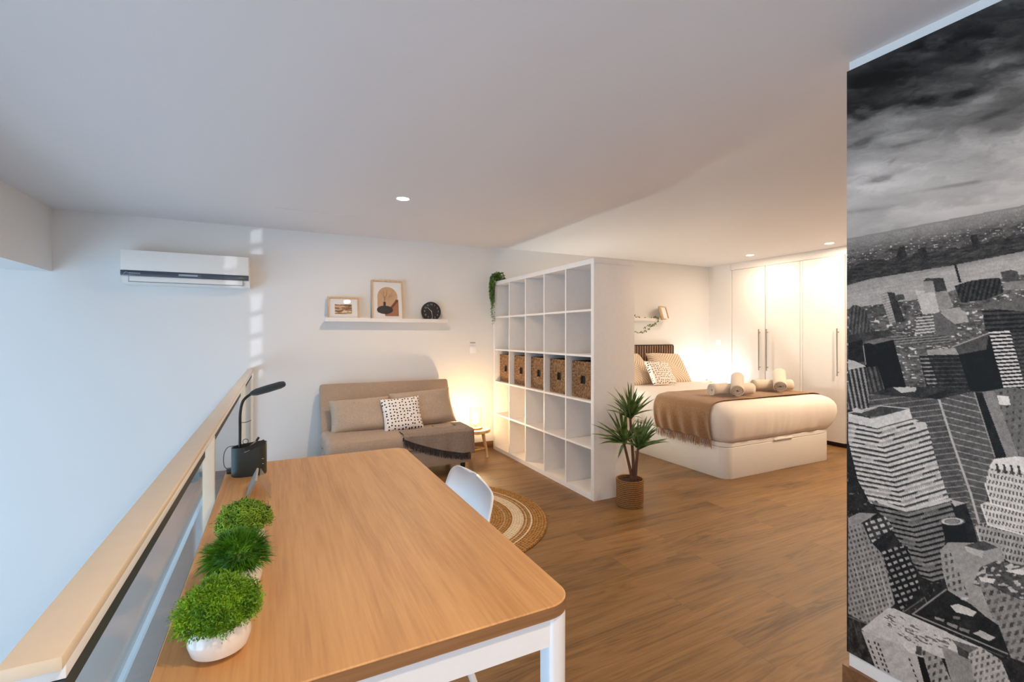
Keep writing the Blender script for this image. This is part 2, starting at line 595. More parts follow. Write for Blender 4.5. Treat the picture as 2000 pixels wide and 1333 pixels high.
def obj(name, bm, m, parent=None, origin=None, local=False, smooth=True, ang=35, rot=None, label=None, solid=0.0):
    """link a bmesh as ONE mesh object; world coordinates unless local"""
    me = bpy.data.meshes.new(name)
    off = Vector((0, 0, 0))
    if parent is not None and not local:
        off = LOC[parent]
    org = Vector(origin) if origin is not None else None
    if org is not None and not local:
        bmesh.ops.translate(bm, verts=bm.verts[:], vec=-org)
    elif not local:
        bmesh.ops.translate(bm, verts=bm.verts[:], vec=-off)
    bm.to_mesh(me)
    bm.free()
    me.materials.append(m)
    if smooth:
        me.shade_smooth()
        try:
            me.set_sharp_from_angle(angle=radians(ang))
        except Exception:
            pass
    o = bpy.data.objects.new(name, me)
    COL.objects.link(o)
    if parent is not None:
        o.parent = parent
    if org is not None and not local:
        o.location = org - off
        LOC[o] = org
    else:
        if org is not None:
            o.location = org
        LOC[o] = off
    if rot:
        o.rotation_euler = rot
    if label:
        o['label'] = label
    if solid:
        md = o.modifiers.new('thickness', 'SOLIDIFY')
        md.thickness = solid
        md.offset = 0
    return o

def tag(o, label, cat, group=None):
    o['label'] = label
    o['category'] = cat
    if group:
        o['group'] = group
    return o

def struct(name, bm, m, parent=None, **kw):
    o = obj(name, bm, m, parent, smooth=False, **kw)
    if parent is None:
        o['kind'] = 'structure'
    return o

def dup(root, loc, label, rotz=None):
    r = root.copy()
    COL.objects.link(r)
    r.location = loc
    if rotz is not None:
        r.rotation_euler = (0, 0, rotz)
    r['label'] = label
    for ch in list(root.children):
        c = ch.copy()
        COL.objects.link(c)
        c.parent = r
        for g in list(ch.children):
            d = g.copy()
            COL.objects.link(d)
            d.parent = c
    return r

# ------------------------------------------------------------------ the room
LOWER = -2.6
struct('floor', box(-0.27, 6.3, -2.6, 4.95, -0.28, 0.0), M_FLOOR)
M_TILE = plain('pale_grey_floor_tile', (196, 200, 204), 0.35, mott=0.03, scale=3)
struct('floor_lower', box(-4.1, 6.3, -2.6, 4.95, LOWER - 0.1, LOWER), M_TILE)
struct('ceiling', join(box(-4.1, 2.13, -2.6, 4.95, CZ, CZ + 0.15), box(2.13, 6.3, -2.6, 4.95, CZB, CZ + 0.15)), M_CEIL)
struct('wall_back', box(-4.1, 6.3, WY, WY + 0.15, LOWER - 0.1, CZ + 0.1), M_WALL)
struct('wall_front', box(-4.1, 6.3, -2.7, -2.55, LOWER - 0.1, CZ + 0.1), M_WALL)
# wall with the wardrobe; the wardrobe fills its niche from y=2.42 to y=4.39
struct('wall_right', join(box(XR, XR + 0.65, 4.40, WY, 0, CZB + 0.05), box(XR + 0.65, XR + 0.75, -2.6, WY, 0, CZB + 0.05),
                          box(XR, XR + 0.65, -2.6, 0.95, 0, CZB + 0.05)), M_WALL)
# wall that carries the mural
struct('wall_mural', box(1.80, 1.95, -2.6, 0.944, 0, CZ), M_WALL)
# ceiling beam over the edge of the void
struct('trim_1', box(XBEAM - 0.24, XBEAM, -2.6, WY, 1.7262, CZ), M_WALL)
# left wall of the void: a wide glazed opening, a narrow paned slot and an added fill glazing
SY0, SY1 = 0.442, 0.541
Z0, Z1 = LOWER, CZ
WZ0, WZ1, WY0, WY1 = -1.9, 1.35, 1.0, 4.45
NY0, NY1 = -2.3, 0.2  # span of the unseen glazing added to bring daylight to the near side
lw = join(box(-4.006, -4.0, -2.6, NY0, Z0, Z1),
          box(-4.006, -4.0, NY0, NY1, Z0, WZ0), box(-4.006, -4.0, NY0, NY1, WZ1, Z1), box(-4.006, -4.0, NY1, SY0, Z0, Z1),
          box(-4.006, -4.0, SY1, WY0, Z0, Z1),
          box(-4.006, -4.0, SY0, SY1, Z0, -0.46),
          box(-4.006, -4.0, SY0, SY1, 1.0, Z1),
          box(-4.006, -4.0, WY0, WY1, Z0, WZ0),
          box(-4.006, -4.0, WY0, WY1, WZ1, Z1),
          box(-4.006, -4.0, WY1, WY, Z0, Z1))
struct('wall_left', lw, M_WALL)
M_DAY = [emis('bright_daylight_glazing', DAYCOL, k_) for k_ in DAYLIGHT]
for nm_, a_, b_, n_ in (('window_1', WY0, WY1, 5), ('fill_window', NY0, NY1, 4)):
    wn = thing(nm_, '', '', (-4.07, (a_ + b_) / 2, WZ0))
    del wn['label']; del wn['category']
    wn['kind'] = 'structure'
    obj('pane', box(-4.012, -4.0065, a_ - 0.02, b_ + 0.02, WZ0 - 0.02, WZ1 + 0.02), M_DAY[nm_ == 'fill_window'], wn, smooth=False)
    fr = box(-4.004, -3.97, a_, b_, WZ0, WZ0 + 0.05)
    for zz in (WZ1 - 0.05, -0.3):
        fr = join(fr, box(-4.004, -3.97, a_, b_, zz, zz + 0.05))
    for yy in np.linspace(a_, b_ - 0.05, n_):
        fr = join(fr, box(-4.004, -3.97, yy, yy + 0.05, WZ0, WZ1))
    obj('window_frame', fr, M_WMETAL, wn, smooth=False)
# muntins of the slot window
wn2 = thing('window_2', 'slot', 'window', (-4.07, SY0, -0.46))
del wn2['label']; del wn2['category']
wn2['kind'] = 'structure'
mt = box(-4.010, -4.006, SY0 + 0.040, SY0 + 0.046, -0.46, 1.0)
for k in range(8):
    zb = 0.86 + 0.2 * k - 1.28          # bottom of pane k as cast on the back wall, moved back along the beam
    mt = join(mt, box(-4.010, -4.006, SY0 - 0.02, SY1 + 0.02, zb - 0.052, zb))
obj('window_frame', mt, M_WMETAL, wn2, smooth=False)

struct('baseboard_back', box(-0.10, XR, WY - 0.012, WY, 0, 0.068), M_BASEB)
struct('baseboard_right', join(box(1.785, 1.80, -2.55, 0.959, 0, 0.085), box(1.80, 1.95, 0.944, 0.959, 0, 0.085)), M_BASEB)

# thin outline of the ceiling hatch and of the wall register
def outline(pts, w, axis, at, th=0.0015):
    bm = bmesh.new()
    for (a0, b0), (a1, b1) in zip(pts, pts[1:]):
        x0, x1 = sorted((a0, a1))
        y0, y1 = sorted((b0, b1))
        x0 -= w / 2; x1 += w / 2; y0 -= w / 2; y1 += w / 2
        if axis == 'z':
            bx(bm, x0, x1, y0, y1, at - th, at + 0.001)
        else:
            bx(bm, x0, x1, at - th, at + 0.001, y0, y1)
    bmesh.ops.recalc_face_normals(bm, faces=bm.faces[:])
    return bm
ht = thing('ceiling_hatch', 'flush white access hatch in the ceiling above the wall-mounted air conditioner', 'hatch', (0.3, 4.28, CZ - 0.0025))
obj('hatch_panel', box(-0.014, 0.624, 3.963, 4.597, CZ - 0.0025, CZ), M_CEIL, ht, smooth=False)
rg = thing('access_cover_plate', 'small flush white cover plate high on the back wall beside the air conditioner', 'cover plate', (0.13, WY, 2.02))
obj('cover', box(0.02, 0.243, WY - 0.003, WY, 1.975, 2.085), M_WALL, rg, smooth=False)

# ------------------------------------------------------------------ downlights
def make_downlight(label):
    t = thing('ceiling_downlight', label, 'ceiling light', (0, 0, 0), group='recessed ceiling downlights')
    obj('trim_ring', lathe([(0.040, -0.001), (0.044, -0.004), (0.050, -0.004), (0.052, 0.0), (0.040, 0.0)], n=32, cap=False), M_WHITE, t, local=True)
    obj('lens', lathe([(0.0005, -0.0015), (0.039, -0.0015), (0.039, -0.0005), (0.0005, -0.0005)], n=28), M_DLED, t, local=True)
    return t
DL_LABELS = ['small round recessed downlight above the sofa corner, nearest of those in view',
             'round recessed downlight over the bed, further left of the two by the wardrobe',
             'round recessed downlight close to the right-hand wardrobe doors by the mural edge',
             'added unseen light in the bedroom ceiling, behind the mural wall',
             'added unseen light between the mural wall and the bed',
             'added unseen light over the near end of the desk',
             'added unseen light behind the camera']
d0 = make_downlight(DL_LABELS[0])
for i, (x, y, z, w, c) in enumerate(DOWNLIGHTS_AND_FILL):
    if i == 0:
        d0.location = (x, y, z)
    elif i < 3:
        dup(d0, (x, y, z), DL_LABELS[i])
    s = lamp('downlight_or_fill', 'AREA', (x, y, z - 0.012), w, c, shape='DISK', size=0.07)  # lights without a fixture are unseen, added for brightness
    s.rotation_euler = (0, 0, 0)

# ------------------------------------------------------------------ railing
RX0, RX1, RZ = -0.228, -0.180, 0.945
rl = thing('handrail_balustrade', 'cream metal balustrade with glass panels along the edge of the void, left of the desk', 'railing', (-0.2, 2.6, 0))
obj('handrail', box(RX0, RX1, 0.585, 4.745, RZ - 0.014, RZ, bev=0.003), M_CREAM, rl, label='flat cream handrail')
obj('rail_underside', box(RX0 + 0.006, RX1 - 0.002, 0.60, 4.745, RZ - 0.030, RZ - 0.0145, bev=0.001), M_WMETAL, rl)
PY = [1.81, 3.54, 4.715]
for y in PY:
    obj('post', box(RX0 + 0.012, RX1 - 0.001, y, y + 0.022, 0.0, RZ - 0.0305, bev=0.002), M_CREAM, rl)
GX = -0.190
segs = [(0.60, 1.60), (1.86, 3.10), (3.60, 4.45)]
for a, b in segs:
    obj('top_channel', box(GX - 0.006, GX + 0.007, a, b, RZ - 0.050, RZ - 0.0308), M_GASKET, rl, label='black gasket strip holding the glass')
    obj('glass_panel', box(GX - 0.001, GX + 0.001, a, b, 0.05, RZ - 0.0505), M_GLASS, rl, smooth=False, label='clear glass panel')
obj('bottom_channel', box(GX - 0.012, GX + 0.012, 0.60, 4.695, 0.0, 0.0495), M_WMETAL, rl)

# ------------------------------------------------------------------ desk
DX0, DX1, DY0, DY1, DZ = -0.1637, 0.506, 0.736, 2.075, 0.75
dk = thing('desk', 'oak-topped desk with white legs standing along the glass balustrade', 'desk', ((DX0 + DX1) / 2, (DY0 + DY1) / 2, 0))
obj('desktop', block([(-0.002, DZ - 0.026), (0, DZ - 0.024), (0, DZ - 0.002), (-0.002, DZ)], DX0, DX1, DY0, DY1, 0.055, 10), M_DESK, dk, label='oak veneer top with rounded corners')
obj('edge_band', loft([[(x, y, z) for x, y in rrect(DX0 - 0.0006, DX1 + 0.0006, DY0 - 0.0006, DY1 + 0.0006, 0.0556, 10)] for z in (DZ - 0.0235, DZ - 0.0025)], cap=False), wood('oak_edge_band', (112, 78, 48), (140, 100, 64), (158, 116, 78), 0, 6, 0.5), dk, label='darker oak edge band')
ap = join(box(DX0 + 0.05, DX1 - 0.05, DY0 + 0.012, DY0 + 0.030, DZ - 0.082, DZ - 0.0265),
          box(DX0 + 0.05, DX1 - 0.05, DY1 - 0.030, DY1 - 0.012, DZ - 0.082, DZ - 0.0265),
          box(DX0 + 0.012, DX0 + 0.030, DY0 + 0.05, DY1 - 0.05, DZ - 0.082, DZ - 0.0265),
          box(DX1 - 0.030, DX1 - 0.012, DY0 + 0.05, DY1 - 0.05, DZ - 0.082, DZ - 0.0265))
obj('apron', ap, M_WMETAL, dk, smooth=False)
for (x, y, cs) in ((DX0 + 0.008, DY0 + 0.008, (1, .3, .3, .3)), (DX1 - 0.053, DY0 + 0.008, (.3, 1, .3, .3)),
                   (DX1 - 0.053, DY1 - 0.053, (.3, .3, 1, .3)), (DX0 + 0.008, DY1 - 0.053, (.3, .3, .3, 1))):
    obj('leg', block([(-0.003, 0), (-0.002, 0.02), (0, DZ - 0.0265)], x, x + 0.045, y, y + 0.045, 0.028, 6, cs), M_WMETAL, dk)

# ------------------------------------------------------------------ small pots of greenery on the desk
def bowl(rt, rm, h):
    return lathe([(rt * 0.45, 0.0), (rt * 0.62, 0.002), (rm * 0.9, h * 0.22), (rm, h * 0.48), (rm * 0.96, h * 0.75), (rt * 0.98, h * 0.96),
                  (rt * 0.93, h), (rt * 0.88, h * 0.97), (rt * 0.86, h * 0.8), (0.001, h * 0.78)], n=40)

def blades(count, rx, rz, zc, L, w, kind, seed):
    """short leaves all over a dome"""
    rnd = random.Random(seed)
    bm = bmesh.new()
    for i in range(count):
        th = rnd.uniform(0, 2 * pi)
        ph = math.acos(rnd.uniform(-0.28, 1.0))
        d = Vector((sin(ph) * cos(th), sin(ph) * sin(th), cos(ph)))
        p = Vector((d.x * rx, d.y * rx, zc + d.z * rz)) * 1.0
        k = rnd.uniform(0.76, 0.97) * (0.92 + 0.34 * noise.noise(Vector((d.x * 4.2 + seed, d.y * 4.2, d.z * 4.2))))
        p = Vector((p.x * k, p.y * k, zc + (p.z - zc) * k))
        jit = Vector((rnd.gauss(0, 1), rnd.gauss(0, 1), rnd.gauss(0, 1)))
        if kind == 'grass':
            dr = (d + jit * 0.16 + Vector((0, 0, 0.05))).normalized()
            pts = [p, p + dr * L * 0.5, p + dr * L + Vector((0, 0, -0.18 * L))]
            n_tw = 1
            side = dr.cross(Vector((0, 0, 1)) + jit * 0.4).normalized() * w
            vs = []
            for q, s in zip(pts, (1, 0.8, 0.05)):
                vs.append((bm.verts.new(q - side * s), bm.verts.new(q + side * s)))
            for a, b in zip(vs, vs[1:]):
                bm.faces.new((a[0], a[1], b[1], b[0]))
        elif kind == 'twig':
            dr = (d + jit * 0.28).normalized()
            for m in range(5):
                q = p + dr * L * (0.25 + 0.18 * m)
                dd = (dr * 0.8 + Vector((rnd.gauss(0, 1), rnd.gauss(0, 1), rnd.gauss(0, 1))) * 0.7).normalized()
                side = dd.cross(Vector((rnd.gauss(0, 1), rnd.gauss(0, 1), 1))).normalized() * w
                e = q + dd * L * 0.38
                mid = (q + e) / 2
                bm.faces.new([bm.verts.new(v) for v in (q, mid + side, e, mid - side)])
        else:  # curl
            dr = (d + jit * 0.35).normalized()
            sd = dr.cross(Vector((rnd.gauss(0, 1), rnd.gauss(0, 1), 1))).normalized()
            prev = None
            tw = sd.cross(dr).normalized() * w
            for m in range(6):
                a = m / 5 * 4.0
                q = p + dr * (L * 0.45 * sin(a) / 1.2 + L * 0.35 * m / 5) + sd * (L * 0.35 * (1 - cos(a)))
                cur = (bm.verts.new(q - tw), bm.verts.new(q + tw))
                if prev:
                    bm.faces.new((prev[0], prev[1], cur[1], cur[0]))
                prev = cur
    return bm

def pot_plant(x, y, kind, mat, label, seed, count, L, w, tilt):
    t = thing('potted_greenery', label, 'potted plant', (x, y, DZ), group='small potted plants on the desk')
    obj('bowl', bowl(0.036, 0.0435, 0.056), M_CERAM, t, local=True)
    core = lathe([(0.02, 0.045), (0.038, 0.050), (0.044, 0.066), (0.036, 0.088), (0.018, 0.100), (0.001, 0.103)], n=20)
    f = blades(count, 0.052, 0.044, 0.066, L, w, kind, seed)
    bm = join(f, core)
    bmesh.ops.rotate(bm, verts=bm.verts[:], cent=(0, 0, 0.055), matrix=Matrix.Rotation(tilt, 3, 'Y'))
    fo = obj('foliage', bm, mat, t, local=True, smooth=False)
    return t
pot_plant(-0.079, 0.862, 'twig', M_GR1, 'white bowl of twiggy bright green foliage, nearest of the three on the desk', 1, 3000, 0.0135, 0.0010, -0.08)
pot_plant(-0.068, 1.055, 'grass', M_GR2, 'white bowl of fine dark green grass, middle of the three on the desk', 2, 2600, 0.022, 0.0010, -0.08)
pot_plant(-0.066, 1.245, 'curl', M_GR3, 'white bowl of curly yellow-green foliage, farthest of the three on the desk', 3, 1500, 0.020, 0.0010, -0.05)

# tent-shaped stand with a clear sheet
t = thing('tent_stand', 'small tent-shaped stand with a grey panel, between the greenery and desk lamp', 'stand', (-0.05, 1.68, DZ))
def slab(a, b, y0, y1, th):
    bm = bmesh.new()
    (x0, z0), (x1, z1) = a, b
    n = Vector((-(z1 - z0), 0, x1 - x0)).normalized() * th
    c = [(x0, z0), (x1, z1), (x1 + n.x, z1 + n.z), (x0 + n.x, z0 + n.z)]
    A = [bm.verts.new((x, y0, z)) for x, z in c]
    B = [bm.verts.new((x, y1, z)) for x, z in c]
    bm.faces.new(A); bm.faces.new(list(reversed(B)))
    for i in range(4):
        bm.faces.new((A[i], B[i], B[(i + 1) % 4], A[(i + 1) % 4]))
    bmesh.ops.recalc_face_normals(bm, faces=bm.faces[:])
    return bm
obj('back_panel', slab((-0.078, DZ + 0.002), (-0.052, DZ + 0.056), 1.61, 1.76, 0.006), M_GREYM, t, smooth=False)
obj('clear_sheet', slab((-0.048, DZ + 0.056), (-0.016, DZ + 0.001), 1.61, 1.76, 0.0015), M_CLEAR, t, smooth=False)
obj('clear_sheet_edge', slab((-0.047, DZ + 0.057), (-0.0155, DZ + 0.001), 1.606, 1.6095, 0.0016), M_GREYM, t, smooth=False)

# ------------------------------------------------------------------ desk lamp with pen holder
LX, LY = -0.086, 1.915
t = thing('desk_lamp', 'dark grey desk lamp with a bendy neck rising from a pen holder on the desk', 'lamp', (LX, LY, DZ))
def holder():
    base = rrect(LX - 0.056, LX + 0.055, LY - 0.035, LY + 0.035, 0.034, 8)
    rings = []
    for s, z in ((0.97, 0.0), (1.0, 0.003), (1.0, 0.10)):
        rings.append([(LX + (x - LX) * s, LY + (y - LY) * s, DZ + z + (0.012 * (x - LX + 0.055) / 0.11 if z > 0.05 else 0)) for x, y in base])
    for s, dz in ((0.95, 0.0), (0.93, -0.03)):
        rings.append([(LX + (x - LX) * s, LY + (y - LY) * s, DZ + 0.10 + dz + 0.012 * (x - LX + 0.055) / 0.11) for x, y in base])
    return loft(rings)
obj('pen_holder', holder(), M_DARKG, t)
obj('phone_slot', slab((LX - 0.008, DZ + 0.088), (LX + 0.052, DZ + 0.112), LY - 0.0372, LY - 0.0356, 0.016), M_BLACK, t)
for bm_ in (box(LX + 0.040, LX + 0.046, LY - 0.0362, LY - 0.0348, DZ + 0.058, DZ + 0.0595), box(LX + 0.041, LX + 0.046, LY - 0.0362, LY - 0.0348, DZ + 0.040, DZ + 0.0415),
            slab((LX - 0.014, DZ + 0.086), (LX + 0.002, DZ + 0.093), LY - 0.0375, LY - 0.0357, 0.0014)):
    obj('printed_mark', bm_, M_MARK, t, label='pale printed mark')
nk = smooth_path([(LX - 0.030, LY, DZ + 0.085), (LX - 0.029, LY, DZ + 0.16), (LX - 0.028, LY, DZ + 0.225), (LX - 0.018, LY, DZ + 0.265), (LX + 0.008, LY, DZ + 0.288)], 8)
obj('neck', tube(nk, 0.0048, 10), M_BLACK, t)
def head():
    a = Vector((LX + 0.002, LY, DZ + 0.286)); b = Vector((LX + 0.116, LY, DZ + 0.318))
    ax = (b - a).normalized(); sd = Vector((0, 0.86, 0.5)); sd = (sd - ax * sd.dot(ax)).normalized(); up = ax.cross(sd) * -1
    rings = []
    for s, k, h in ((0, .25, .5), (.05, .55, .8), (.18, .9, 1), (.5, 1, 1), (.85, .97, .9), (.96, .75, .7), (1, .35, .4)):
        c = a.lerp(b, s)
        rings.append([c + sd * (0.022 * k * cos(q)) + up * (0.0070 * h * sin(q)) for q in [2 * pi * i / 20 for i in range(20)]])
    return loft(rings)
obj('lamp_head', head(), M_DARKG, t)
t2 = thing('power_cord', 'thin black cord looping from the pen holder to a small plug at the desk corner', 'cord', (LX - 0.06, LY + 0.05, DZ))
cp = smooth_path([(LX - 0.045, LY + 0.036, DZ + 0.098), (LX - 0.070, LY + 0.05, DZ + 0.092), (LX - 0.083, LY + 0.06, DZ + 0.065), (LX - 0.082, LY + 0.055, DZ + 0.028), (LX - 0.070, LY + 0.05, DZ + 0.012)], 8)
obj('cord', tube(cp, 0.0013, 6), M_BLACK, t2)
obj('plug', box(LX - 0.074, LX - 0.045, LY + 0.037, LY + 0.065, DZ + 0.0005, DZ + 0.016, bev=0.003), M_DARKG, t2)
t3 = thing('coiled_cable_tie', 'black cable loop sticking out of the pen holder', 'cable', (LX - 0.008, LY, DZ + 0.098))
obj('loop', tube([(LX - 0.012 + 0.0085 * cos(a), LY, DZ + 0.118 + 0.0085 * sin(a)) for a in np.linspace(-1.3, 4.6, 22)], 0.0012, 6), M_BLACK, t3)
obj('clip_wire', tube(smooth_path([(LX - 0.028, LY - 0.004, DZ + 0.187), (LX - 0.010, LY - 0.006, DZ + 0.187), (LX + 0.006, LY - 0.006, DZ + 0.193)], 5), 0.0012, 6), M_BLACK, t)
t4 = thing('pair_of_pens', 'grey marker leaning out of the right side of the pen holder', 'pen', (LX + 0.01, LY, DZ + 0.09))
obj('barrel', tube([(LX - 0.006, LY - 0.01, DZ + 0.092), (LX + 0.022, LY - 0.006, DZ + 0.118)], 0.0035, 8), M_GREYM, t4)
obj('cap', tube([(LX + 0.022, LY - 0.006, DZ + 0.118), (LX + 0.030, LY - 0.005, DZ + 0.130)], 0.0038, 8), M_BLACK, t4)
t4.name = 'marker_pen'

# ------------------------------------------------------------------ chair
def chair():
    t = thing('shell_chair', 'white moulded shell chair pushed up to the desk', 'chair', (0.42, 1.535, 0))
    # profile from the seat front to the top of the back (x away from the desk)
    prof = smooth_path([(0.20, 0, 0.452), (0.26, 0, 0.462), (0.38, 0, 0.448), (0.50, 0, 0.446), (0.575, 0, 0.475), (0.600, 0, 0.55), (0.612, 0, 0.64), (0.624, 0, 0.725), (0.629, 0, 0.757)], 6)
    n = len(prof) - 1
    def wid(s):
        if s < 0.5:
            w = 0.195 + 0.035 * sin(pi * s / 0.5 * 0.9)
        else:
            w = 0.220 - 0.032 * (s - 0.5) / 0.5
        if s > 0.77:
            w *= max(0.0, 1 - ((s - 0.77) / 0.2315) ** 3.4) ** 0.55 + 0.02
        if s < 0.05:
            w *= 0.80 + 0.2 * (s / 0.05) ** 0.5
        return w
    def f(u, v):
        i = u * n
        k = min(int(i), n - 1)
        p = prof[k].lerp(prof[k + 1], i - k)
        tg = (prof[k + 1] - prof[k]).normalized()
        nr = Vector((-tg.z, 0, tg.x))
        w = wid(u)
        s = (v * 2 - 1)
        curl = 0.055 * abs(s) ** 2.6 * (0.35 + 0.9 * sin(pi * min(1, u * 1.1)) ** 1.0)
        if u > 0.55:
            curl *= 0.75
        return Vector((p.x, 1.535 + s * w, p.z)) + nr * curl
    bm = grid(f, n, 22)
    obj('seat_shell', bm, M_SHELL, t, solid=0.006)
    for sx, sy in ((0, -1), (0, 1), (1, -1), (1, 1)):
        top = Vector((0.33 + 0.14 * sx, 1.535 + 0.10 * sy, 0.432))
        foot = Vector((0.20 + 0.40 * sx, 1.535 + 0.21 * sy, 0.0))
        obj('leg', tube([foot, foot.lerp(top, 0.5), top], [0.009, 0.0115, 0.013], 10), M_WMETAL, t)
    obj('under_frame', join(box(0.31, 0.49, 1.445, 1.665, 0.425, 0.437)), M_WMETAL, t)
    return t
chair()

# ------------------------------------------------------------------ rug
RC = (0.957, 3.050)
rug = obj('round_rug', lathe([(0.744, 0.0), (0.750, 0.005), (0.744, 0.010), (0.60, 0.011), (0.30, 0.011), (0.01, 0.011)], RC[0], RC[1], 96), M_RUG, None, origin=(RC[0], RC[1], 0))
tag(rug, 'round braided jute rug with pale rings on the floor between sofa and desk', 'rug')

# ------------------------------------------------------------------ air conditioner
AX0, AX1, AY = -1.069, -0.205, 4.56
t = thing('air_conditioner', 'white wall-mounted air conditioner with a dark band, high on the back wall', 'air conditioner', ((AX0 + AX1) / 2, WY, 1.642))
def prof_block(pts, x0, x1):
    return loft([[(x0, y, z) for y, z in pts], [(x1, y, z) for y, z in pts]])
obj('body', prof_block([(WY, 1.648), (WY, 1.900), (4.590, 1.900), (4.575, 1.893), (4.575, 1.690), (4.600, 1.650), (4.62, 1.643), (WY - .01, 1.643)], AX0 + 0.004, AX1), M_LACQ, t, smooth=False)
obj('front_panel', box(AX0, AX1 - 0.006, AY, 4.5748, 1.745, 1.902, bev=0.004), M_LACQ, t)
obj('dark_band', box(AX0, AX1 - 0.006, AY - 0.002, 4.5748, 1.703, 1.7445, bev=0.001), M_BAND, t, label='slate grey band across the front')
obj('display_window', box(-0.70, -0.572, AY - 0.004, AY - 0.001, 1.716, 1.731), M_MARK, t, label='pale display strip on the band')
obj('display_tag', join(box(-0.571, -0.548, AY - 0.0035, AY - 0.0021, 1.714, 1.7165), box(-0.571, -0.548, AY - 0.0035, AY - 0.0021, 1.7285, 1.731)), M_GREYM, t)
obj('flap', box(-1.018, -0.255, 4.566, 4.5748, 1.662, 1.7025, bev=0.003), M_LACQ, t)
obj('flap_gap', join(box(-1.022, -1.0185, 4.569, 4.5745, 1.656, 1.703), box(-0.2548, -0.251, 4.569, 4.5745, 1.656, 1.703), box(-1.022, -0.251, 4.569, 4.5745, 1.656, 1.6615)), M_LINE, t)
lg = bmesh.new()
for i in range(7):
    bx(lg, -1.018 + i * 0.0105, -1.018 + i * 0.0105 + 0.0075, AY - 0.0032, AY - 0.0021, 1.7195, 1.7275)
obj('logo', join(lg, slab((-1.047, 1.7170), (-1.034, 1.7300), AY - 0.0032, AY - 0.0021, 0.004), slab((-1.034, 1.7295), (-1.022, 1.7215), AY - 0.0032, AY - 0.0021, 0.003)), M_MARK, t, label='small pale blurred maker mark', smooth=False)

# ------------------------------------------------------------------ picture ledge, frames, clock
def ledge(x0, x1, z, label):
    t = thing('picture_ledge', label, 'wall shelf', ((x0 + x1) / 2, WY, z))
    obj('shelf_board', box(x0, x1, WY - 0.118, WY, z, z + 0.012, bev=0.001), M_WHITE, t)
    obj('front_lip', box(x0, x1, WY - 0.128, WY - 0.1182, z, z + 0.036, bev=0.001), M_WHITE, t)
    obj('back_rail', box(x0, x1, WY - 0.012, WY - 0.0005, z + 0.0125, z + 0.055, bev=0.001), M_WHITE, t)
    return t
ledge(0.400, 1.585, 1.369, 'long white picture ledge on the back wall above the sofa')
ledge(3.30, 4.690, 1.425, 'white wall shelf above the slatted headboard of the bed')
LZ = 1.382

def tri_strip_art(parts):
    """flat coloured shapes: list of (polygon in xz, material)"""
    return parts

def poly_plate(pts, y, th=0.0006):
    """upright plate in the xz plane"""
    return loft([[(x, y, z) for x, z in pts], [(x, y - th, z) for x, z in pts]])

def frame(loc, w, h, d, bar, lean, rotz, label, name='framed_print', wood_m=None, flip=False):
    wood_m = wood_m or M_LOAK
    t = thing(name, label, 'picture frame', loc, (lean, 0, rotz))
    fb = join(box(-w / 2, w / 2, -d, 0, 0, bar), box(-w / 2, w / 2, -d, 0, h - bar, h),
              box(-w / 2, -w / 2 + bar, -d, 0, bar, h - bar), box(w / 2 - bar, w / 2, -d, 0, bar, h - bar))
    obj('frame_moulding', fb, wood_m, t, local=True, smooth=False, label='light oak moulding')
    obj('mat_board', box(-w / 2 + bar, w / 2 - bar, -d * 0.45, -0.001, bar, h - bar), M_PAPER, t, local=True, smooth=False)
    return t, -d * 0.45

P_SAND = plain('print_sand', (206, 168, 130), 0.7, mott=0.1)
P_BROWN = plain('print_rust_brown', (170, 112, 78), 0.7, mott=0.15)
P_DBROWN = plain('print_dark_brown', (120, 66, 34), 0.7, mott=0.15)
P_DARK = plain('print_charcoal', (48, 42, 42), 0.7, mott=0.15)
P_GREYB = plain('print_grey_brown', (150, 126, 104), 0.7)

def sunset_mat():
    t = MT('print_sepia_clouds')
    f = t.noise(t.coords((1.5, 1, 5)), 9, 3, 0.5, 1.0)
    t.base(t.ramp(f, [(0.35, (110, 70, 40)), (0.5, (176, 130, 84)), (0.62, (240, 218, 190))]))
    t.b.inputs['Roughness'].default_value = 0.6
    return t.m
P_SEPIA = sunset_mat()
M_PGLASS = glass('picture_glass', (0.99, 0.99, 0.99), 1.45)

t, yy = frame((0.568, 4.680, LZ), 0.282, 0.222, 0.020, 0.015, -0.18, 0, 'small landscape oak frame with a sepia print, left end of the ledge above the sofa')
obj('print', box(-0.078, 0.076, yy - 0.001, yy - 0.0001, 0.058, 0.152), P_SEPIA, t, local=True, smooth=False, label='sepia cloudy landscape print')
obj('glazing', box(-0.125, 0.125, yy - 0.006, yy - 0.005, 0.016, 0.206), M_PGLASS, t, local=True, smooth=False)

t, yy = frame((0.980, 4.672, LZ), 0.308, 0.402, 0.022, 0.014, -0.15, 0, 'tall oak frame with an abstract arch and vase print on the ledge above the sofa')
pr = obj('print', poly_plate([(-0.098 + 0.0, 0.075), (0.098, 0.075), (0.098, 0.24)] + [(0.098 * cos(a), 0.24 + 0.098 * sin(a)) for a in np.linspace(0, pi, 20)][1:-1] + [(-0.098, 0.24)], yy), P_SAND, t, local=True, smooth=False, label='abstract print with a sand arch, dark vase, rust slope and bare twigs')
LOC[pr] = Vector((0, 0, 0))
def art(nm, pts, m, k):
    o = obj(nm, poly_plate(pts, yy - 0.0007 * k), m, pr, local=True, smooth=False)
art('rust_slope', [(-0.028, 0.045), (0.106, 0.045), (0.106, 0.205), (0.085, 0.205), (0.072, 0.185), (0.05, 0.155), (0.01, 0.10), (-0.028, 0.07)], P_BROWN, 1)
art('dark_slope_edge', [(-0.028, 0.060), (-0.010, 0.060), (0.10, 0.190), (0.106, 0.212), (0.080, 0.212), (0.066, 0.188), (0.005, 0.110)], P_DBROWN, 2)
art('white_corner', [(-0.12, 0.02), (-0.030, 0.02), (-0.030, 0.078), (-0.12, 0.078)], M_PAPER, 2)
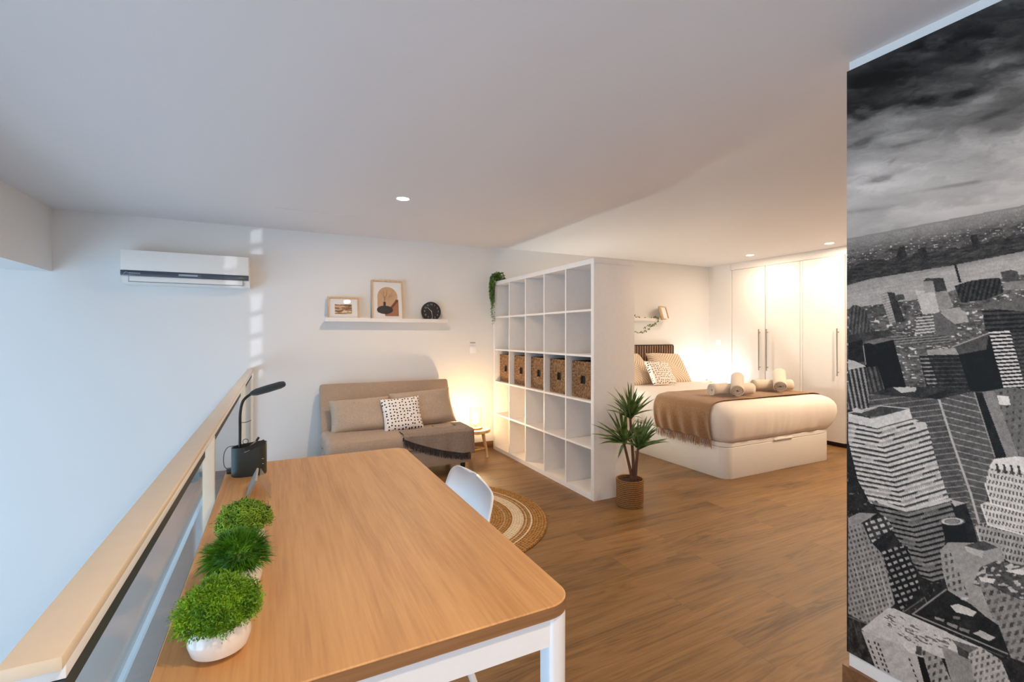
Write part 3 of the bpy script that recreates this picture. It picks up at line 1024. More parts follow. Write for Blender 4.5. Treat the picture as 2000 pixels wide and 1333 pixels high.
vz = [(-0.028 + 0.078 * cos(a), 0.107 + 0.042 * sin(a) ) for a in np.linspace(0, 2 * pi, 26)[:-1]]
art('vase_shape', vz, P_DARK, 3)
art('vase_neck', [(-0.042, 0.14), (-0.020, 0.14), (-0.018, 0.187), (-0.042, 0.187)], P_DARK, 3)
tw = bmesh.new()
for a, b in (((-0.031, 0.187), (-0.040, 0.30)), ((-0.031, 0.187), (-0.005, 0.31)), ((-0.030, 0.22), (-0.060, 0.28)), ((-0.022, 0.23), (0.0, 0.29)), ((0.01, 0.23), (0.045, 0.285)), ((0.03, 0.24), (0.052, 0.26))):
    bm2 = tube([(a[0], yy - 0.0024, a[1]), ((a[0] + b[0]) / 2 + 0.003, yy - 0.0024, (a[1] + b[1]) / 2), (b[0], yy - 0.0024, b[1])], [0.0014, 0.0011, 0.0006], 6)
    tw = join(tw, bm2)
obj('twigs', tw, P_DBROWN, pr, local=True)
obj('glazing', box(-0.14, 0.14, yy - 0.008, yy - 0.007, 0.015, 0.387), M_PGLASS, t, local=True, smooth=False)

def text_mesh(s, size, ext=0.0004):
    cu = bpy.data.curves.new('glyphs', 'FONT')
    cu.body = s
    cu.size = size
    cu.extrude = ext
    cu.align_x = 'CENTER'
    cu.align_y = 'CENTER'
    o = bpy.data.objects.new('glyphs', cu)
    COL.objects.link(o)
    dg = bpy.context.evaluated_depsgraph_get()
    me = bpy.data.meshes.new_from_object(o.evaluated_get(dg))
    bpy.data.objects.remove(o)
    bm = bmesh.new()
    bm.from_mesh(me)
    bpy.data.meshes.remove(me)
    return bm

# clock: disc in its own xz plane, turned so that twelve leans right
CR = 0.100
t = thing('round_clock', 'round black clock with pale numerals on the right end of the ledge above the sofa', 'clock', (1.421, 4.690, LZ + CR + 0.001), (-0.10, 0.0, 0))
def disc(r, y0, y1, n=48):
    return loft([[(r * cos(2 * pi * i / n), y0, r * sin(2 * pi * i / n)) for i in range(n)], [(r * cos(2 * pi * i / n), y1, r * sin(2 * pi * i / n)) for i in range(n)]])
obj('case', disc(CR, -0.012, 0.020), M_BLACK, t, local=True, smooth=False)
obj('face', disc(CR * 0.93, -0.0135, -0.0122), plain('clock_face', (40, 38, 34), 0.6), t, local=True, smooth=False)
for k in range(1, 13):
    a = radians(90 - 30 * k)
    g = text_mesh(str(k), 0.026)
    bmesh.ops.rotate(g, verts=g.verts[:], cent=(0, 0, 0), matrix=Matrix.Rotation(pi / 2, 3, 'X'))
    bmesh.ops.translate(g, verts=g.verts[:], vec=(0.072 * cos(a), -0.0140, 0.072 * sin(a)))
    obj('numeral', g, M_MARK, t, local=True, smooth=False)
def hand(ang, L, w):
    d = Vector((cos(ang), 0, sin(ang))); s = Vector((-sin(ang), 0, cos(ang)))
    c = [-d * 0.008 - s * w, d * L - s * w * 0.5, d * L + s * w * 0.5, -d * 0.008 + s * w]
    return loft([[p + Vector((0, -0.0150, 0)) for p in c], [p + Vector((0, -0.0162, 0)) for p in c]])
M_HAND = plain('clock_hand', (196, 190, 180), 0.5)
obj('hour_hand', hand(radians(136), 0.058, 0.0030), M_HAND, t, local=True, smooth=False)
obj('minute_hand', hand(radians(-82), 0.080, 0.0026), M_HAND, t, local=True, smooth=False)
obj('stand', box(-0.03, 0.03, 0.0205, 0.045, -CR, -CR + 0.012), M_BLACK, t, local=True)

# wall plates
def plate(loc, w, h, label, cat, axis='y', name='light_switch', two=False):
    x, y, z = loc
    t = thing(name, label, cat, loc)
    if axis == 'y':
        obj('plate', box(x - w / 2, x + w / 2, y - 0.008, y, z - h / 2, z + h / 2, bev=0.002), M_SHELL, t)
        obj('rocker' if name == 'light_switch' else 'socket', box(x - w * 0.32, x + w * 0.32, y - 0.012, y - 0.0085, z - h * 0.32, z + h * 0.32, bev=0.001), M_SHELL if name == 'light_switch' else M_GREYM, t)
    else:
        obj('plate', box(x - 0.008, x, y - w / 2, y + w / 2, z - h / 2, z + h / 2, bev=0.002), M_SHELL, t)
        obj('rocker', box(x - 0.012, x - 0.0085, y - w * 0.32, y + w * 0.32, z - h * 0.32, z + h * 0.32, bev=0.001), M_SHELL, t)
    return t
plate((1.912, WY, 1.082), 0.075, 0.075, 'cream square light switch on the back wall beside the bookcase', 'light switch')
plate((XR, 4.590, 1.135), 0.08, 0.08, 'white light switch on the side wall left of the wardrobe', 'light switch', axis='x')
plate((5.185, WY, 0.765), 0.08, 0.08, 'white wall outlet above the bedside table, next to the lamp', 'wall outlet', name='power_outlet')
t = thing('nameplate_strip', 'small pale strip stuck above the cream light switch', 'label', (1.908, WY, 1.158))
obj('strip', box(1.878, 1.940, WY - 0.002, WY, 1.150, 1.165), M_MARK, t, smooth=False)
t.name = 'plastic_strip'
t['category'] = 'strip'

# ------------------------------------------------------------------ sofa
SX0, SX1 = 0.352, 1.573
t = thing('sofa_bed', 'taupe two-seat sofa bed against the back wall under the picture ledge', 'sofa', ((SX0 + SX1) / 2, 4.25, 0))
def fab_disp(amp, fr, seed):
    def f(p, o, li, i):
        n = noise.noise(Vector((p.x * fr, p.y * fr, p.z * fr * 1.3 + seed)))
        return p + Vector((n * amp, noise.noise(Vector((p.y * fr, p.z * fr + 9, p.x * fr + seed))) * amp, noise.noise(Vector((p.x * fr + 5, p.y * fr, seed))) * amp))
    return f
SY_F = 3.895
lv = [(-0.04, 0.262), (-0.012, 0.268), (0.0, 0.285), (0.006, 0.32), (0.004, 0.36), (-0.008, 0.388), (-0.03, 0.402), (-0.07, 0.407), (-0.2, 0.408), (-0.3, 0.408)]
obj('seat', block(lv, SX0, SX1, SY_F, 4.45, 0.05, 5, step=0.04, disp=fab_disp(0.006, 5, 1)), M_SOFA, t)
lv2 = [(-0.04, 0.105), (-0.01, 0.112), (0.0, 0.13), (0.002, 0.20), (-0.004, 0.24), (-0.02, 0.256), (-0.06, 0.259), (-0.25, 0.260)]
obj('base_cushion', block(lv2, SX0 + 0.005, SX1 - 0.005, SY_F + 0.01, 4.45, 0.04, 5, step=0.04, disp=fab_disp(0.005, 5, 4)), M_SOFA, t)
# reclined back: a slab in its own frame
def sofa_back():
    a = Vector((0, 4.36, 0.28)); b = Vector((0, 4.615, 0.797))
    up = (b - a).normalized(); nrm = Vector((0, up.z, -up.y))
    L = (b - a).length
    base = rrect(SX0, SX1, 0, L, 0.022, 6, (0.5, 0.5, 1, 1))
    cx, cy = (SX0 + SX1) / 2, L / 2
    rings = []
    for o, d in ((-0.03, 0.0), (-0.006, 0.006), (0, 0.025), (0, 0.085), (-0.006, 0.104), (-0.03, 0.110)):
        rg = []
        for x, y in densify(base, 0.05):
            sx = ((SX1 - SX0) / 2 + o) / ((SX1 - SX0) / 2); sy = (L / 2 + o) / (L / 2)
            X = cx + (x - cx) * sx; Y = cy + (y - cy) * sy
            p = a + up * Y + nrm * d
            n = noise.noise(Vector((X * 3, Y * 4, d * 3))) * 0.005
            rg.append(Vector((X + n, p.y + n, p.z + n)))
        rings.append(rg)
    return loft(rings)
obj('backrest', sofa_back(), M_SOFA, t)
for x, y in ((SX0 + 0.08, 3.96), (SX1 - 0.08, 3.96), (SX0 + 0.08, 4.38), (SX1 - 0.08, 4.38)):
    obj('foot', lathe([(0.018, 0.0), (0.024, 0.115)], x, y, 16), M_BLACK, t)

def pillow_bm(w, h, th, n=26, sag=0.0, pinch=0.06, seed=0, edge=0.006):
    """lies in its own xy plane, centred"""
    bm = bmesh.new()
    lay = []
    for sgn in (1, -1):
        V = []
        for i in range(n + 1):
            row = []
            for j in range(n + 1):
                u, v = 2 * i / n - 1, 2 * j / n - 1
                e = max(abs(u), abs(v))
                pu = 1 - pinch * (1 - v * v) * abs(u) ** 3
                pv = 1 - pinch * (1 - u * u) * abs(v) ** 3
                x, y = u * w / 2 * pv ** 0 * pu, v * h / 2 * pv
                z = th / 2 * (max(0, (1 - u ** 4)) * max(0, (1 - v ** 4))) ** 0.55
                z += (noise.noise(Vector((u * 2.2 + seed, v * 2.2, sgn)))) * 0.012 * (1 - e ** 4)
                z += abs(noise.noise(Vector((u * 6 + seed, v * 6, sgn * 2)))) * 0.006 * (1 - e ** 6)
                row.append(Vector((x, y, sgn * (max(z, 0) + 0.001))))
            V.append(row)
        lay.append(V)
    A = [[bm.verts.new(p) for p in r] for r in lay[0]]
    B = [[bm.verts.new(p) for p in r] for r in lay[1]]
    for i in range(n):
        for j in range(n):
            bm.faces.new((A[i][j], A[i + 1][j], A[i + 1][j + 1], A[i][j + 1]))
            bm.faces.new((B[i][j], B[i][j + 1], B[i + 1][j + 1], B[i + 1][j]))
    per = [(i, 0) for i in range(n)] + [(n, j) for j in range(n)] + [(i, n) for i in range(n, 0, -1)] + [(0, j) for j in range(n, 0, -1)]
    for a, b in zip(per, per[1:] + per[:1]):
        bm.faces.new((A[a[0]][a[1]], B[a[0]][a[1]], B[b[0]][b[1]], A[b[0]][b[1]]))
    bmesh.ops.recalc_face_normals(bm, faces=bm.faces[:])
    return bm

def pillow(name, w, h, th, loc, tiltx, rotz, roll, mat, label, cat='pillow', group=None, seed=0, pinch=0.06):
    o = obj(name, pillow_bm(w, h, th, seed=seed, pinch=pinch), mat, None, local=True, ang=60)
    # stand it up: own y -> up, own z -> towards the room
    R = Matrix.Rotation(rotz, 4, 'Z') @ Matrix.Rotation(tiltx, 4, 'X') @ Matrix.Rotation(roll, 4, 'Z')
    o.matrix_world = Matrix.Translation(loc) @ R
    tag(o, label, cat, group)
    return o
# tiltx: pi/2 is upright facing -y; less leans back
pillow('sofa_pillow', 0.53, 0.325, 0.15, (0.675, 4.340, 0.528), radians(60), radians(-3), radians(2), M_SOFAP, 'taupe lumbar pillow on the left side of the sofa', seed=1, group='taupe pillows on the sofa')
pillow('sofa_pillow', 0.60, 0.355, 0.17, (1.240, 4.335, 0.556), radians(60), radians(2), radians(3), M_SOFAP, 'taupe lumbar pillow on the right side of the sofa, half behind the dotted one', seed=5, group='taupe pillows on the sofa')
pillow('dotted_pillow', 0.350, 0.315, 0.10, (1.008, 4.205, 0.535), radians(63), radians(-2), radians(3), M_DOTS, 'white square pillow with black dots in the middle of the sofa', seed=9)

# throw over the right end of the sofa
def sofa_throw():
    r = 0.06
    X1 = SX1 + 0.012; Yf = SY_F - 0.014
    path = []     # (x, y, inward normal, corner?)
    nfront = 26
    for i in range(nfront + 1):
        path.append(((0.945 + (X1 - r - 0.945) * i / nfront), Yf, (0.0, 1.0)))
    for i in range(1, 9):
        a = -pi / 2 + (pi / 2) * i / 8
        path.append((X1 - r + r * cos(a), Yf + r + r * sin(a), (-cos(a), -sin(a))))
    for i in range(1, 10):
        path.append((X1, Yf + r + 0.28 * i / 9, (-1.0, 0.0)))
    nf = len(path)
    top = 0.416
    def f(u, v):
        i = min(int(u * (nf - 1)), nf - 2)
        k = u * (nf - 1) - i
        a, b = path[i], path[i + 1]
        x = a[0] + (b[0] - a[0]) * k; y = a[1] + (b[1] - a[1]) * k
        nx = a[2][0] + (b[2][0] - a[2][0]) * k; ny = a[2][1] + (b[2][1] - a[2][1]) * k
        s = min(1.0, max(0, (x - 0.945) / (1.47 - 0.945)))
        hem = 0.372 + (0.205 - 0.372) * s - 0.02 * sin(s * 3)
        if u > 0.62:
            hem = 0.195 - 0.03 * (u - 0.62)
        if v < 0.6:                     # hanging part
            q = v / 0.6
            z = hem + (top - 0.02 - hem) * q
            fold = 0.007 * sin(x * 38 + y * 30) * (1 - q)
            return Vector((x - nx * (fold + 0.003), y - ny * (fold + 0.003), z))
        q = (v - 0.6) / 0.4
        dist = (0.15 + 0.06 * u) * q
        if ny < 0.3:
            dist = 0.12 * q
        a2 = min(1.0, dist / 0.03) * pi / 2
        ins = 0.03 * (1 - cos(a2)) if dist < 0.03 else dist
        z = top - 0.02 + 0.02 * sin(a2) + 0.003 * noise.noise(Vector((x * 14, (y + dist) * 14, 0)))
        return Vector((x + nx * (dist - 0.002), y + ny * (dist - 0.002), z))
    return grid(f, nf * 2, 40), f
g, ff = sofa_throw()
t = thing('sofa_throw', 'dark taupe throw with charcoal fringe draped over the right end of the sofa', 'throw blanket', (1.35, 3.95, 0.2))
obj('blanket', g, M_THROWD, t, solid=0.004)
fb = bmesh.new()
rnd = random.Random(3)
for i in range(120):
    u = 0.0 + 0.62 * i / 119
    p = ff(u, 0.0)
    q = p + Vector((rnd.uniform(-0.008, 0.008), rnd.uniform(-0.006, 0.002), -0.050 - rnd.uniform(0, 0.012)))
    tube([p + Vector((0, 0, 0.006)), (p + q) / 2 + Vector((rnd.uniform(-0.004, 0.004), -0.002, 0)), q], [0.0032, 0.0036, 0.0020], 5, fb)
for i in range(26):                        # fringe of the left edge
    p = ff(0.0, i / 25 * 0.98)
    q = p + Vector((-0.012, -0.001, -0.004 if i > 15 else -0.012))
    tube([p, (p + q) / 2, q], [0.002, 0.002, 0.001], 5, fb)
obj('fringe', fb, M_FRINGED, t, label='charcoal knotted fringe')

# ------------------------------------------------------------------ stool with lamp
STX, STY, STZ = 1.795, 4.395, 0.298
t = thing('three_legged_stool', 'small round rough pine stool between the sofa and the bookcase', 'stool', (STX, STY, 0))
obj('seat', lathe([(0.133, STZ - 0.034), (0.143, STZ - 0.030), (0.146, STZ - 0.010), (0.142, STZ - 0.001), (0.135, STZ), (0.001, STZ)], STX, STY, 40), M_STOOLW, t)
for a in (radians(-12), radians(100), radians(215)):
    tp = Vector((STX + 0.075 * cos(a), STY + 0.075 * sin(a), STZ - 0.032)); ft = Vector((STX + 0.118 * cos(a), STY + 0.118 * sin(a), 0))
    obj('leg', tube([ft, ft.lerp(tp, 0.3) + Vector((0.003, 0, 0)), ft.lerp(tp, 0.7) - Vector((0.003, 0, 0)), tp], [0.013, 0.016, 0.016, 0.018], 12), M_STOOLW, t)
for a, b in ((-12, 100), (100, 215), (215, -12)):
    p = Vector((STX + 0.103 * cos(radians(a)), STY + 0.103 * sin(radians(a)), 0.095)); q = Vector((STX + 0.103 * cos(radians(b)), STY + 0.103 * sin(radians(b)), 0.095))
    obj('stretcher', tube([p, q], 0.009, 8), M_STOOLW, t)

def jar_lamp(x, y, z, label, bulb, light_c, watts, h=0.215, r=0.060):
    t = thing('jar_lamp', label, 'lamp', (x, y, z), group=None)
    obj('base', lathe([(r + 0.006, 0.0005), (r + 0.010, 0.003), (r + 0.010, 0.014), (r + 0.006, 0.018), (0.001, 0.018)], n=36), M_LAMPW, t, local=True, label='turned wooden base')
    obj('jar', lathe([(r - 0.004, 0.0185), (r, 0.024), (r, h - 0.004), (r - 0.001, h), (r - 0.003, h), (r - 0.003, 0.026), (r - 0.006, 0.0225)], n=36, cap=False), M_JAR, t, local=True, label='clear open glass cylinder')
    obj('bulb', lathe([(0.010, 0.055), (0.020, 0.065), (0.028, 0.085), (0.030, 0.100), (0.026, 0.118), (0.014, 0.130), (0.001, 0.133)], n=24), bulb, t, local=True, label='glowing bulb')
    obj('bulb_holder', lathe([(0.016, 0.0185), (0.016, 0.050), (0.011, 0.0545)], n=20), M_GREYM, t, local=True)
    return t
jar_lamp(STX - 0.005, STY - 0.005, STZ, 'lit glass jar lamp with a wooden base on the pine stool', M_BULB, WARM, 6)

# ------------------------------------------------------------------ bookcase
BX, BY0, BY1, BD, BH = 2.118, 2.859, 4.679, 0.39, 1.82
t = thing('cube_bookcase', 'tall white five-by-five cube bookcase dividing the sofa corner from the bed', 'bookcase', (BX + BD / 2, (BY0 + BY1) / 2, 0))
obj('side_panel', box(BX, BX + BD, BY0, BY0 + 0.038, 0, BH - 0.0385, bev=0.0012), M_WHITE, t)
obj('side_panel', box(BX, BX + BD, BY1 - 0.038, BY1, 0, BH - 0.0385, bev=0.0012), M_WHITE, t)
obj('top_panel', box(BX, BX + BD, BY0, BY1, BH - 0.038, BH, bev=0.0012), M_WHITE, t)
obj('bottom_panel', box(BX, BX + BD, BY0 + 0.0382, BY1 - 0.0382, 0, 0.038), M_WHITE, t)
cw = (BY1 - BY0 - 0.076) / 5
chh = (BH - 0.0385 - 0.038) / 5
for i in range(1, 5):
    y = BY0 + 0.038 + cw * i
    obj('divider', box(BX + 0.002, BX + BD - 0.002, y - 0.008, y + 0.008, 0.0382, BH - 0.0388), M_WHITE, t, smooth=False)
for k in range(1, 5):
    z = 0.038 + chh * k
    for i in range(5):
        y0 = BY0 + 0.038 + cw * i + (0.0082 if i else 0.0002); y1 = BY0 + 0.038 + cw * (i + 1) - (0.0082 if i < 4 else 0.0002)
        obj('shelf', box(BX + 0.002, BX + BD - 0.002, y0, y1, z - 0.008, z + 0.008), M_WHITE, t, smooth=False)
obj('back_panel', box(BX + BD - 0.0018, BX + BD, BY0 + 0.0385, BY1 - 0.0385, 0.0385, BH - 0.039), M_WHITE, t, smooth=False)

POSN = ['nearest the end panel', 'second from the near end', 'in the middle column', 'second from the back wall', 'nearest the back wall']
def basket():
    t = thing('seagrass_box', 'woven seagrass storage box in the bookcase, ' + POSN[0], 'storage box', (0, 0, 0), group='seagrass boxes in the middle row of the bookcase')
    w, h, d = 0.300, 0.290, 0.30
    hw, hh = 0.034, 0.032
    bm = bmesh.new()
    # front with a hand hole: local x is depth (front at 0), y width, z up (origin at the front centre)
    for (a, b, c, e) in ((-w / 2, -hw, -h / 2, h / 2), (hw, w / 2, -h / 2, h / 2), (-hw, hw, hh, h / 2), (-hw, hw, -h / 2, -hh)):
        bx(bm, 0, 0.012, a, b, c, e)
    bx(bm, 0.012, d, -w / 2, -w / 2 + 0.012, -h / 2, h / 2)
    bx(bm, 0.012, d, w / 2 - 0.012, w / 2, -h / 2, h / 2)
    bx(bm, d - 0.012, d, -w / 2 + 0.012, w / 2 - 0.012, -h / 2, h / 2)
    bx(bm, 0.012, d - 0.012, -w / 2 + 0.012, w / 2 - 0.012, -h / 2, -h / 2 + 0.01)
    bmesh.ops.recalc_face_normals(bm, faces=bm.faces[:])
    obj('box_body', bm, M_WICK, t, local=True, smooth=False)
    obj('hole_shade', box(0.013, 0.016, -hw - 0.004, hw + 0.004, -hh - 0.004, hh + 0.004), M_BLACK, t, local=True, smooth=False, label='black plate for the shade inside the cut-out handle')  # plate behind the opening, blackened to stand for the shade inside
    return t
zc = 0.038 + chh * 2 + 0.0082 + 0.1455
bk = basket()
for i in range(5):
    yc = BY0 + 0.038 + cw * (i + 0.5)
    if i == 0:
        bk.location = (BX + 0.050, yc, zc)
    else:
        dup(bk, (BX + 0.050, yc, zc), 'woven seagrass storage box in the bookcase, ' + POSN[i])

# trailing plant on the far top corner of the bookcase
def trailing():
    t = thing('trailing_plant', 'trailing green string plant hanging from the far top corner of the bookcase', 'plant', (2.16, 4.60, BH))
    rnd = random.Random(5)
    lv = bmesh.new(); st = bmesh.new()
    for s in range(24):
        y0 = 4.55 + rnd.uniform(0, 0.11); x0 = 2.18 + rnd.uniform(-0.03, 0.04)
        hz = rnd.uniform(0.03, 0.10)
        L = rnd.uniform(0.10, 0.30) if s > 3 else 0.36 + 0.035 * s
        P = smooth_path([(x0, y0, BH + 0.005), (x0 - 0.03, y0 + 0.02, BH + hz), (2.105 - rnd.uniform(0, 0.02), y0 + 0.04, BH + hz * 0.5), (2.098 - rnd.uniform(0, 0.02), y0 + 0.045, BH - L * 0.4), (2.10 - rnd.uniform(0, 0.01), y0 + 0.045 + rnd.uniform(-.01, .01), BH - L)], 7)
        tube(P, 0.0012, 5, st)
        for k in range(len(P) - 1):
            for m in range(5):
                p = P[k].lerp(P[k + 1], m / 5)
                d = Vector((rnd.gauss(0, 1), rnd.gauss(0, 1), rnd.gauss(0, .6) - 0.3)).normalized()
                sd = d.cross(Vector((0.3, 0.2, 1))).normalized() * 0.006
                e = p + d * 0.020
                md = p + d * 0.011
                if max(e.x, md.x) > 2.113 and min(e.z, p.z) < BH:
                    continue
                lv.faces.new([lv.verts.new(q) for q in (p, md + sd, e, md - sd)])
    obj('stems', st, M_VINE, t)
    obj('leaves', lv, M_VINE, t, smooth=False)
trailing()

# ------------------------------------------------------------------ dracaena in a seagrass pot
PX, PYY = 2.315, 2.690
t = thing('potted_dracaena', 'spiky green dracaena with three stems in a coiled seagrass pot by the bookcase end', 'potted plant', (PX, PYY, 0))
obj('pot', lathe([(0.085, 0.0), (0.094, 0.004), (0.098, 0.05), (0.098, 0.14), (0.100, 0.190), (0.097, 0.195), (0.090, 0.192), (0.088, 0.165), (0.001, 0.160)], PX, PYY, 48), M_ROPE, t)
obj('soil', lathe([(0.084, 0.1655), (0.07, 0.172), (0.001, 0.176)], PX, PYY, 24), M_SOIL, t)
# image pixel of the photograph -> point at the depth of the plant
cT, sT = cos(THETA), sin(THETA)
def at_depth(u, v, d):
    r = (u - 1000) / F_PX * d
    return Vector((r * cT + d * sT, -r * sT + d * cT, CAM_H + (Y_H - v) / F_PX * d))
PD = PX * sT + PYY * cT
right = Vector((cT, -sT, 0)); fwd = Vector((sT, cT, 0))
stems = [((1236, 938), (1228, 905), (1219, 868)), ((1238, 938), (1236, 890), (1231, 818)), ((1240, 938), (1243, 905), (1246, 878))]
stm = []
for k, (a, b, c) in enumerate(stems):
    dd = (0.0, 0.02, -0.03)[k]
    P = smooth_path([at_depth(a[0], a[1] + 4, PD), at_depth(b[0], b[1], PD + dd * 0.6), at_depth(c[0], c[1], PD + dd)], 6)
    P[0].z = 0.168
    obj('stem', tube(P, [0.013 - 0.004 * i / (len(P) - 1) for i in range(len(P))], 10), M_STEM, t)
    stm.append(P[-1])
crowns = [
    (0, [(1154, 829), (1153, 848), (1170, 868), (1207, 896), (1184, 801), (1166, 823), (1200, 808), (1212, 795), (1180, 850), (1178, 838), (1222, 800), (1195, 815)]),
    (1, [(1198, 755), (1184, 764), (1184, 790), (1233, 748), (1221, 758), (1245, 756), (1261, 764), (1253, 787), (1279, 801), (1183, 801), (1208, 768), (1239, 765), (1226, 745), (1250, 772), (1197, 778)]),
    (2, [(1264, 813), (1278, 825), (1287, 838), (1272, 859), (1301, 861), (1253, 821), (1235, 829), (1283, 845), (1262, 835), (1246, 815), (1230, 842)]),
]
rnd = random.Random(11)
lf = bmesh.new()
def leaf(p, tip, w, droop):
    L = (tip - p).length
    ctrl = (p + tip) / 2 + Vector((0, 0, droop * L))
    n = 9
    pts = [p * (1 - s) ** 2 + ctrl * 2 * s * (1 - s) + tip * s * s for s in [i / n for i in range(n + 1)]]
    prev = None
    for i, q in enumerate(pts):
        tg = (pts[min(i + 1, n)] - pts[max(i - 1, 0)]).normalized()
        sd = tg.cross(Vector((rnd.uniform(-0.05, 0.05), rnd.uniform(-0.05, 0.05), 1)) + fwd * -0.6).normalized()
        nr = sd.cross(tg).normalized()
        s = i / n
        ww = w * (min(1, 0.45 + 2.2 * s)) * (1 - s ** 2.2) + 0.0004
        cur = (lf.verts.new(q - sd * ww + nr * ww * 0.35), lf.verts.new(q), lf.verts.new(q + sd * ww + nr * ww * 0.35))
        if prev:
            lf.faces.new((prev[0], prev[1], cur[1], cur[0]))
            lf.faces.new((prev[1], prev[2], cur[2], cur[1]))
        prev = cur
for k, tips in crowns:
    p = stm[k]
    for i, (u, v) in enumerate(tips):
        tip = at_depth(u, v, PD + rnd.uniform(-0.10, 0.04) + (0.02, 0.03, -0.03)[k])
        tip.y = min(tip.y, 2.84)
        leaf(p + Vector((rnd.uniform(-.006, .006), rnd.uniform(-.006, .006), rnd.uniform(-0.005, 0.02))), tip, rnd.uniform(0.0105, 0.0140), 0.12)
    for i in range(18):                     # leaves towards and away from the viewer
        a = rnd.uniform(0, 2 * pi)
        e = rnd.uniform(0.15, 1.35)
        L = rnd.uniform(0.17, 0.27)
        tip = p + Vector((cos(a) * cos(e), sin(a) * cos(e), sin(e))) * L
        if tip.y > 2.84:
            tip.y = 2.84 - rnd.uniform(0, .02)
        leaf(p + Vector((rnd.uniform(-.006, .006), rnd.uniform(-.006, .006), rnd.uniform(-0.005, 0.02))), tip, rnd.uniform(0.0095, 0.013), 0.10)
obj('leaves', lf, M_LEAF, t, ang=80)

# ------------------------------------------------------------------ bed
EX0, EX1, EY0, EY1 = 3.435, 4.945, 2.765, 4.715
t = thing('storage_bed', 'white double storage bed with rounded foot corners in front of the wardrobe', 'bed', ((EX0 + EX1) / 2, (EY0 + EY1) / 2, 0))
obj('base', block([(-0.002, 0.0), (0, 0.004), (0, 0.268), (-0.004, 0.271)], EX0, EX1, EY0, EY1, 0.085, 12, (1, 1, .1, .1)), M_LACQ, t)
obj('base_lid', block([(-0.004, 0.2745), (0, 0.277), (0, 0.308), (-0.004, 0.311)], EX0, EX1, EY0, EY1, 0.085, 12, (1, 1, .1, .1)), M_LACQ, t)
obj('lid_handle', box(4.06, 4.33, EY0 - 0.014, EY0 - 0.0005, 0.280, 0.294, bev=0.004), M_LACQ, t)
# slatted headboard
HX1 = 4.842
hb = obj('headboard', block([(-0.002, WY - 0.028), (0, WY - 0.026), (0, WY - 0.0125)], 3.45, HX1, 0.32, 1.112, 0.03, 8, (.3, .3, 1, 1)), M_HBBACK, t)
bm = bmesh.new(); bm.from_mesh(hb.data)
# the block was drawn lying down: swap its y and z
for v in bm.verts:
    x, y, z = v.co + LOC[t]
    v.co = Vector((x, z, y)) - LOC[t]
bmesh.ops.recalc_face_normals(bm, faces=bm.faces[:])
bm.to_mesh(hb.data); bm.free()
sl = []
k = 0
x = 3.458
while x < HX1 - 0.03:
    ztop = 1.100 if x < HX1 - 0.05 else 1.090
    obj('slat', box(x, x + 0.026, WY - 0.044, WY - 0.0285, 0.33, ztop, bev=0.002), M_WALNUT, t)
    x += 0.0425

# duvet over the mattress
def duvet_disp(p, o, li, i):
    zrel = (p.z - 0.31) / 0.35
    a = noise.noise(Vector((p.x * 9, p.y * 9, 3.0))) * 0.016 * max(0, 1 - zrel)
    b = (noise.noise(Vector((p.x * 22, p.y * 22, p.z * 3))) + 0.5 * noise.noise(Vector((p.x * 50, p.y * 50, p.z * 6)))) * 0.013 * max(0, 0.85 - zrel) * min(1, zrel * 5 + 0.15)
    c = noise.noise(Vector((p.x * 2.2, p.y * 2.2, 8.0))) * 0.010
    cx, cy = 4.19, 3.74
    d = Vector((p.x - cx, p.y - cy, 0)).normalized()
    # the far right foot corner puffs outwards
    puff = max(0, 1 - ((p.x - 5.0) ** 2 + (p.y - 2.8) ** 2) / 0.16) * 0.030 * sin(pi * min(1, max(0, zrel * 0.9)))
    return p + d * (a + b + puff) + Vector((0, 0, c * (0.6 if li > 6 else 0.2)))
DV = [(-0.03, 0.312), (0.0, 0.322), (0.015, 0.36), (0.032, 0.42), (0.042, 0.49), (0.040, 0.55), (0.028, 0.585), (0.004, 0.617), (-0.035, 0.638), (-0.09, 0.646), (-0.18, 0.650), (-0.32, 0.650), (-0.5, 0.650), (-0.68, 0.650)]
t = obj('duvet', block(DV, EX0, EX1, EY0 - 0.01, EY1 - 0.06, 0.11, 10, (1, 1, 1, 1), step=0.022, disp=duvet_disp), M_DUVET, None, origin=(4.19, 3.74, 0.312), ang=70)
tag(t, 'puffy white duvet covering the whole mattress of the bed', 'duvet')

# camel throw across the foot of the bed
TY0, TY1 = 2.880, 3.560
hx = (EX1 - EX0) / 2; cxb = (EX0 + EX1) / 2
prof = []
for o, z in DV[1:10]:
    prof.append((-(hx + o) - 0.016, z + (0.010 if z > 0.6 else 0)))
prof = prof[:1] + prof[1:]
left = [(cxb + a, b) for a, b in prof]
rightp = [(cxb - a, b) for a, b in reversed(prof)]
mid = [(left[-1][0] + (rightp[0][0] - left[-1][0]) * s, 0.662) for s in np.linspace(0, 1, 22)][1:-1]
PR = smooth_path([(x, 0, z) for x, z in left + mid + rightp], 2)
def thr(u, v):
    i = u * (len(PR) - 1); k = min(int(i), len(PR) - 2)
    p = PR[k].lerp(PR[k + 1], i - k)
    y = TY0 + (TY1 - TY0) * v + 0.02 * sin(p.x * 2.3) * 0.5
    hang = max(0, min(1, (0.6 - p.z) / 0.25))
    fold = 0.010 * hang * sin(y * 44 + 0.6 * sin(y * 9))
    wr = 0.003 * noise.noise(Vector((p.x * 6, y * 6, 2)))
    return Vector((p.x - (fold if p.x < cxb else -fold), y, p.z + wr))
g = grid(thr, len(PR) * 2, 60)
t = thing('bed_throw', 'camel brown fringed throw laid across the foot of the bed', 'throw blanket', (cxb, 3.22, 0.67))
obj('blanket', g, M_THROWB, t, solid=0.004, ang=80)
fb = bmesh.new()
rnd = random.Random(8)
